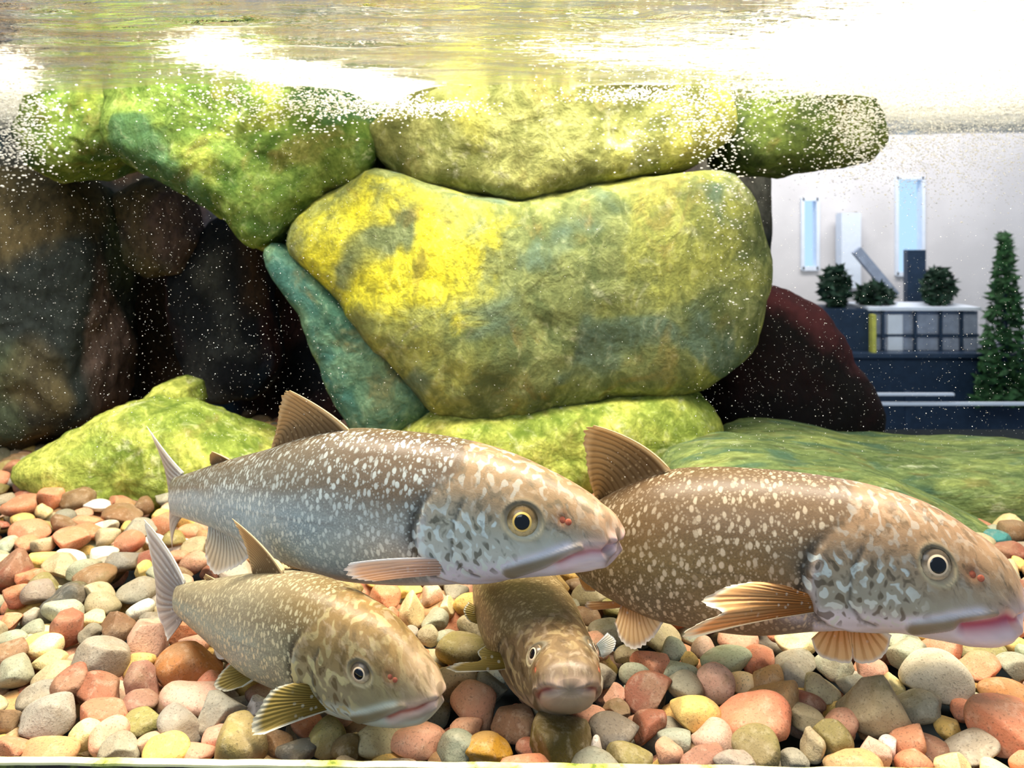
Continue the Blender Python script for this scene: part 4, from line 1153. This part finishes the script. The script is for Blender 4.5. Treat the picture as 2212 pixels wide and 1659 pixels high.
pt("""30 1400 100 60 br;85 1392 75 50 cr;108 1418 70 40 cr;35 1442 85 60 gg;122 1450 100 60 ta;145 1474 80 80 dr;220 1418 105 112 -30 gy;225 1500 115 58 20 dr;315 1373 95 84 pk;305 1428 62 60 ye;
398 1430 145 82 ob;314 1468 92 68 30 pb;220 1528 105 58 or;303 1512 80 52 pb;105 1536 116 80 gy;82 1498 90 60 -30 gy;420 1508 140 70 pk;470 1540 110 76 gy;310 1547 95 42 ol;385 1562 110 66 30 gy;
182 1578 66 64 cr;240 1588 80 72 sa;262 1605 82 70 gy;28 1606 72 66 20 or;118 1612 130 56 tn;322 1598 62 50 sa;365 1608 102 70 ye;465 1577 76 46 sa;520 1600 116 108 ol;555 1514 46 40 wh;560 1494 66 36 pb;15 1548 50 60 br;430 1614 72 46 sa;
45 1006 70 40 or;100 1011 75 30 or;40 1031 52 26 gy;110 1031 56 26 gg;110 1044 55 30 ye;182 1034 52 50 tn;240 1029 60 30 br;258 1048 52 30 gg;305 1036 46 26 ta;306 1063 60 30 gg;70 1068 90 30 dr;42 1091 76 46 or;
93 1098 36 36 cr;137 1109 60 30 gy;172 1073 76 48 br;200 1086 60 24 wh;258 1076 50 28 or;260 1106 86 38 br;310 1088 46 40 br;187 1121 70 30 or;175 1103 46 22 sa;195 1146 70 36 or;65 1141 86 46 or;48 1116 50 26 ye;
228 1154 56 40 ta;282 1166 60 45 or;350 1111 46 32 ye;282 1133 42 26 ye;152 1163 80 46 or;57 1169 56 32 or;12 1173 42 36 gg;95 1171 46 36 ta;30 1221 78 70 dr;95 1201 72 34 ye;140 1214 92 46 20 ta;225 1191 60 30 wh;
270 1206 76 46 gy;66 1241 66 40 or;205 1246 96 60 br;38 1279 60 50 or;88 1278 66 62 40 gy;135 1284 92 56 -10 dg;310 1223 36 36 ye;298 1266 92 46 gy;220 1301 76 46 25 ta;205 1329 56 22 cr;145 1351 66 70 dr;253 1346 76 64 -20 br;
195 1363 46 50 gy;72 1351 56 28 gg;25 1336 42 36 or;85 1375 60 34 ye;62 1323 42 36 gy;28 1368 60 30 gg;385 1196 46 30 or;412 1143 52 34 or;420 1176 60 40 ta;390 1236 50 34 br;
830 1283 72 50 or;880 1266 66 30 ye;890 1312 56 74 cr;935 1282 46 50 pk;985 1276 56 40 gy;967 1303 36 44 cr;940 1331 60 44 gg;848 1326 34 44 or;890 1360 32 26 gy;928 1363 50 40 ta;965 1371 52 28 gg;1000 1396 120 56 -8 ol;
985 1464 94 78 cr;1028 1512 110 88 40 sa;900 1585 130 50 sa;800 1592 120 58 ta;1050 1607 106 54 oc;1010 1562 70 50 sa;988 1602 82 60 gg;1110 1556 100 60 br;1120 1537 42 30 or;1212 1600 138 106 od;1145 1609 56 40 dr;1290 1602 42 58 wh;
1330 1584 112 68 dg;1355 1617 100 60 ol;1330 1496 56 46 sa;1330 1527 62 42 br;1400 1482 112 66 -20 dr;1480 1482 82 60 gy;1400 1557 92 58 -35 dr;1412 1427 82 56 or;1456 1396 56 54 gg;1523 1394 56 46 pk;1600 1381 96 46 sa;1720 1381 90 60 cr;
1631 1412 76 50 or;1573 1421 112 48 -10 gg;1488 1418 40 36 ye;1463 1441 76 42 gg;1548 1465 80 78 pk;1615 1464 70 32 cr;1700 1456 80 54 gy;1715 1426 96 42 -12 gy;1660 1463 80 58 -35 tn;1760 1479 80 56 ta;1660 1507 132 58 -20 tn;1750 1501 80 42 dr;
1505 1532 102 74 20 ye;1630 1543 166 86 -15 or;1740 1541 80 50 ta;1545 1582 102 60 pk;1640 1613 96 88 -25 ol;1460 1590 76 36 gg;1445 1617 60 50 sa;1520 1624 106 50 -10 pb;1715 1634 60 50 gy;1755 1600 52 70 ta;
1865 1512 138 126 ta;2025 1456 146 104 gw;2035 1394 90 58 -30 or;2125 1442 96 70 -20 or;2190 1426 76 46 gg;2168 1482 130 50 10 ob;2092 1498 50 36 gw;2078 1524 56 46 or;2165 1562 150 104 or;2000 1534 132 62 -15 gy;2035 1562 66 46 ye;
2080 1594 126 48 -28 gy;1965 1592 82 58 -20 or;1975 1635 76 50 or;2060 1642 80 58 cr;1808 1579 82 78 ol;1838 1555 80 58 -30 sa;1885 1617 76 58 pk;1920 1604 42 44 wh;1845 1639 130 58 tn;1930 1471 46 50 cr;1960 1412 92 74 gg;2105 1393 112 42 ol;
2195 1386 52 32 ye;2180 1184 66 44 dr;2152 1156 56 30 tl;2200 1214 32 34 ye;1805 1426 80 58 gw;1885 1441 60 50 sa;2203 1642 44 58 or;2206 1326 34 40 or;2195 1345 50 34 or;600 1598 70 44 br;650 1612 90 50 dg;700 1590 80 70 ol;752 1606 60 60 od;560 1560 60 44 gy""")


def pebble_material():
    t = NT('pebble')
    base = t.attr('tint').outputs['Color']
    sd = t.attr('shift').outputs['Vector']
    add = t.n('ShaderNodeVectorMath', operation='ADD'); t.put(add.inputs[0], t.coord()); t.put(add.inputs[1], sd)
    co = add.outputs[0]
    big = t.noise(co, 22.0, 3.0, 0.55, 0.4)
    med = t.noise(co, 90.0, 5.0, 0.65)
    fine = t.noise(co, 420.0, 3.0, 0.6)
    c = t.mix(t.ramp(big, 0.42, 0.64), base, t.mix(0.42, base, (0.30, 0.22, 0.13)))
    c = t.mix(t.ramp(med, 0.50, 0.68, 0.0, 0.32), c, t.mix(0.5, base, (0.85, 0.74, 0.56)))
    c = t.mix(t.ramp(fine, 0.55, 0.68, 0.0, 0.6), c, t.mix(0.8, base, (0.06, 0.045, 0.03)))
    al = t.noise(t.mapping(co, loc=(7, 3, 1)), 16.0, 4.0, 0.6)
    c = t.mix(t.ramp(al, 0.60, 0.72, 0.0, 0.5), c, lin(98, 88, 38))
    h = t.math('ADD', t.math('MULTIPLY', med, 0.8), t.math('MULTIPLY', fine, 0.35))
    t.pbr(c, 0.62, t.bump(h, 0.45, 0.004), 0.25)
    return t.m


M_pebble = pebble_material()


def ico(level):
    V = [tuple(v) for v in ICO_V]; F = [tuple(f) for f in ICO_F]
    for _ in range(level):
        mid, nf = {}, []
        def m(a, b):
            k = (min(a, b), max(a, b))
            if k not in mid:
                p = np.array(V[a]) + np.array(V[b]); p /= np.linalg.norm(p)
                V.append(tuple(p)); mid[k] = len(V) - 1
            return mid[k]
        for a, b, c in F:
            x, y, z = m(a, b), m(b, c), m(c, a)
            nf += [(a, x, z), (b, y, x), (c, z, y), (x, y, z)]
        F = nf
    return np.array(V), np.array(F)


ICO3, ICO2 = ico(3), ico(2)


def stone(rs, dims, rotz, tilt, level=3, angular=None):
    """Vertices of one water-worn stone with half sizes DIMS."""
    v, f = ICO3 if level == 3 else ICO2
    v = v.copy()
    ang = rs.uniform(0.55, 1.0) if angular is None else angular
    for _ in range(rs.integers(5, 10)):          # worn flats
        n = rs.normal(size=3); n /= np.linalg.norm(n)
        d = v @ n
        lim = rs.uniform(0.50, 0.85)
        v -= n * (np.clip(d - lim, 0, None) * ang)[:, None]
    k = rs.normal(size=(3, 3)) * 2.0
    ph = rs.uniform(0, 6.28, 3)
    r = 1 + sum(0.045 * np.sin(v @ k[i] + ph[i]) for i in range(3))
    v *= r[:, None]
    v[:, 0] *= 1 + rs.uniform(-0.25, 0.25) * v[:, 2]
    v[:, 2] *= 1 + rs.uniform(-0.22, 0.22) * v[:, 0]
    e = v.max(0) - v.min(0)
    v = (v - (v.max(0) + v.min(0)) / 2) * (2 / e) * np.array(dims)
    c, s = math.cos(tilt), math.sin(tilt)
    v = v @ np.array([[c, 0, -s], [0, 1, 0], [s, 0, c]])      # tilt in the picture plane
    c, s = math.cos(rotz), math.sin(rotz)
    v = v @ np.array([[c, s, 0], [-s, c, 0], [0, 0, 1]])
    return v, f


def ground_z(y):
    return GROUND_Z


prs = np.random.default_rng(21)
STONES = []        # (x, y, z, a, b, c, tilt, colour)
for px, py, w, h, rot, cl in PT:
    # the stone's foot rests on the bed: distance from where its lower edge meets the ground
    y = -GROUND_Z * F_PX / max(60.0, py - HORIZ + h * 0.42)
    y = min(max(y, 0.775), 1.85)
    hw, hz = w / 2 / F_PX * y, h / 2 / F_PX * y
    x = (px - CX) / F_PX * y
    hz = max(0.010, min(hz, 0.040))
    STONES.append([x, y, GROUND_Z + hz * 0.9 - 0.006, hw, max(0.55 * (hw + hz), 0.012), hz, math.radians(rot), cl])
ndef = len(STONES)


def covered(px, py):
    """Places of the bed the photograph shows nothing of (behind the boulders or outside the picture)."""
    return px < -60 or px > 2280 or py > 1720


tries = 0
wts = {'or': 17, 'sa': 10, 'ye': 9, 'cr': 7, 'gy': 13, 'gg': 9, 'ta': 11, 'tn': 8, 'br': 7, 'dr': 6, 'pb': 4, 'pk': 5, 'wh': 2, 'ol': 4}
ck, cw = list(wts), np.array(list(wts.values()), float); cw /= cw.sum()
FILL = []
while tries < 9000 and len(STONES) + len(FILL) < 640:
    tries += 1
    y = math.sqrt(prs.uniform(0.77 ** 2, 1.78 ** 2))
    x = prs.uniform(-0.70, 0.70) * y
    px, py = px_of(x, y, GROUND_Z)
    if covered(px, py): continue
    if px > 1500 and y > 1.42: continue
    a = prs.uniform(0.017, 0.034) * (0.8 + 0.25 * y)
    b = a * prs.uniform(0.65, 1.0); c = a * prs.uniform(0.45, 0.8)
    ok = True
    for q in STONES + FILL:
        dx, dy = x - q[0], y - q[1]
        if dx * dx + dy * dy < (0.80 * (0.5 * (a + b) + 0.5 * (q[3] + q[4]))) ** 2:
            ok = False; break
    if ok:
        FILL.append([x, y, GROUND_Z + c - 0.010, a, b, c, prs.uniform(-0.35, 0.35), prs.choice(ck, p=cw)])
ALLS = STONES + FILL
# push overlapping stones apart on the bed
A = np.array([[q[0], q[1], 0.5 * (q[3] + q[4])] for q in ALLS])
for it in range(60):
    dx = A[:, None, 0] - A[None, :, 0]; dy = A[:, None, 1] - A[None, :, 1]
    dd = np.hypot(dx, dy) + 1e-6
    need = 0.80 * (A[:, None, 2] + A[None, :, 2]) - dd
    np.fill_diagonal(need, 0)
    w = np.clip(need, 0, None) * 0.22
    A[:, 0] += (dx / dd * w).sum(1); A[:, 1] += (dy / dd * w).sum(1) * 0.8
    A[:, 1] = np.clip(A[:, 1], GLASS_Y + 0.015 + A[:, 2] * 0.8, 2.0)
for q, r in zip(ALLS, A):
    q[0], q[1] = float(r[0]), float(r[1])

# the 300 that show largest become things, the rest one mass
def seen_size(q):
    px, py = px_of(q[0], q[1], q[2])
    if px < -40 or px > 2250 or py > 1668: return 0.0
    hid = 0.0
    for g in (F1, F2, F3, F4):
        xs = [s_[0] for s_ in g]
        if min(xs) < px < max(xs):
            o_ = np.argsort(xs)
            tp = np.interp(px, np.array(xs)[o_], np.array([s_[1] for s_ in g])[o_]); bt = np.interp(px, np.array(xs)[o_], np.array([s_[2] for s_ in g])[o_])
            if tp + 14 < py < bt - 14: hid = 1.0
    return (1 - hid) * q[3] * q[5] / q[1] ** 2


sz = np.array([seen_size(q) for q in ALLS])
sz[:ndef] *= 1.6
order = np.argsort(-sz)
single = [int(i) for i in order[:300] if sz[i] > 0]
rest = [i for i in range(len(ALLS)) if i not in set(single)]

LAND = [('the chin of the small olive trout', 880, 1580), ('the pectoral fin of the small olive trout', 600, 1560), ('the pelvic fin of the small olive trout', 500, 1470),
        ('the tail of the small olive trout', 345, 1290), ('the tail of the silver-grey trout', 372, 1140), ('the anal fin of the silver-grey trout', 490, 1200),
        ('the pectoral fin of the silver-grey trout', 850, 1265), ('the chin of the dark facing trout', 1230, 1560), ('the pectoral fin of the dark facing trout', 1010, 1440), ('the pelvic fin of the dark facing trout', 1010, 1330),
        ('the pelvic fin of the brown trout', 1385, 1390), ('the spread pectoral fin of the brown trout', 1600, 1370), ('the hanging far fin of the brown trout', 1840, 1440), ('the open mouth of the brown trout', 2110, 1400),
        ('the low pointed mossy rock', 300, 1060), ('the front sill below the silver-grey tail', 370, 1640), ('the front sill below the olive trout', 700, 1640), ('the front sill below the facing trout', 1200, 1640),
        ('the front sill below the hanging far fin', 1850, 1650), ('the front sill at the outer corner by the tails', 20, 1640), ('the outer bed edge level with the olive trout', 10, 1440),
        ('the outer bed edge level with the silver-grey tail', 10, 1230), ('the outer bed edge behind, by the cave', 10, 1020), ('the large rounded orange-red stone by the glass', 2165, 1562), ('the big pale grey-green stone', 2025, 1456),
        ('the big orange-red slab-like stone below the spread fin', 1630, 1543), ('the orange-brown stone beside the olive trout', 398, 1430), ('the sill where it meets the last cream stones', 1480, 1650)]
ORD = ['', 'second', 'third', 'fourth', 'fifth', 'sixth', 'seventh', 'eighth', 'ninth', 'tenth', 'eleventh', 'twelfth', 'thirteenth', 'fourteenth', 'fifteenth', 'sixteenth', 'seventeenth', 'eighteenth']
groups = {}
for i in single:
    q = ALLS[i]
    px, py = px_of(q[0], q[1], q[2])
    ds = [(math.hypot(px - l[1], (py - l[2]) * 1.3), k) for k, l in enumerate(LAND)]
    d, k = min(ds)
    groups.setdefault((q[7], k), []).append((d, i))
PLAB = {}
for (cl, k), rows in groups.items():
    rows.sort()
    for r, (d, i) in enumerate(rows):
        q = ALLS[i]
        shp = 'flat' if q[5] < 0.55 * q[3] else ('round' if q[5] > 0.85 * q[3] else 'oval')
        nm = PNAME[cl]
        if len(rows) == 1: PLAB[i] = f'{shp} {nm} pebble beside {LAND[k][0]}'
        elif r == 0: PLAB[i] = f'{shp} {nm} pebble, the {nm} one next to {LAND[k][0]}'
        else: PLAB[i] = f'{shp} {nm} pebble, {ORD[r]} {nm} one out from {LAND[k][0]}'
        if len(PLAB[i].replace('-', '').split()) > 16: PLAB[i] = f'{shp} {nm} pebble, {ORD[r]} one from {LAND[k][0]}'


def tint_of(q, rs):
    c = np.array(PCOL[q[7]])
    return np.clip(c * rs.uniform(0.72, 1.10) * (1 + rs.normal(0, 0.03, 3)), 0, 0.98)


def stone_arrays(i, q, level):
    rs = np.random.default_rng(1000 + i)
    v, f = stone(rs, (q[3], q[4], q[5]), rs.uniform(-0.25, 0.25), q[6], level)
    v = v + np.array([q[0], q[1], q[2]])
    return v, f, tint_of(q, rs), rs.uniform(-5, 5, 3)


for i in single:
    q = ALLS[i]
    v, f, c, sh = stone_arrays(i, q, 3)
    o = mesh_obj('pebble', v, f, M_pebble, loc=(q[0], q[1], v[:, 2].min()), colors={'tint': ('FLOAT_COLOR', np.tile([*c, 1], (len(v), 1))), 'shift': ('FLOAT_VECTOR', np.tile(sh, (len(v), 1)))})
    tag(o, PLAB[i], 'pebble', 'pebbles on the tank bed')

# the other stones: the far and hidden ones, and the lower layers of the bed
VS, FS, CS, SH, n = [], [], [], [], 0
low = []
while len(low) < 3300:
    y = math.sqrt(prs.uniform(0.74 ** 2, 2.0 ** 2)); x = prs.uniform(-0.74, 0.74) * y
    if len(low) >= 1150: x = prs.uniform(-1.86, 1.9); y = prs.uniform(0.76, 2.35)
    if len(low) >= 1150 and ((-0.72 * y < x < 0.72 * y and y < 1.9) or (x > 0.45 and y > 1.62)): continue
    a = prs.uniform(0.018, 0.034); b = a * prs.uniform(.7, 1); c = a * prs.uniform(.5, .8)
    if y - b < GLASS_Y + 0.016: y = GLASS_Y + 0.016 + b
    low.append([x, y, GROUND_Z - (prs.uniform(0.012, 0.034) if len(low) < 1150 else prs.uniform(0.0, 0.03)), a, b, c, prs.uniform(-.4, .4), prs.choice(ck, p=cw)])
for i, q in list(enumerate(ALLS)) + [(5000 + k, q) for k, q in enumerate(low)]:
    if i < 5000 and i in set(single): continue
    v, f, c, sh = stone_arrays(i, q, 2)
    VS.append(v); FS.append(f + n); n += len(v)
    CS.append(np.tile([*c, 1], (len(v), 1))); SH.append(np.tile(sh, (len(v), 1)))
o = mesh_obj('gravel', np.vstack(VS), np.vstack(FS), M_pebble, colors={'tint': ('FLOAT_COLOR', np.vstack(CS)), 'shift': ('FLOAT_VECTOR', np.vstack(SH))})
tag(o, 'mixed orange, grey and cream gravel filling the tank bed under the single pebbles', 'gravel', None, 'stuff')
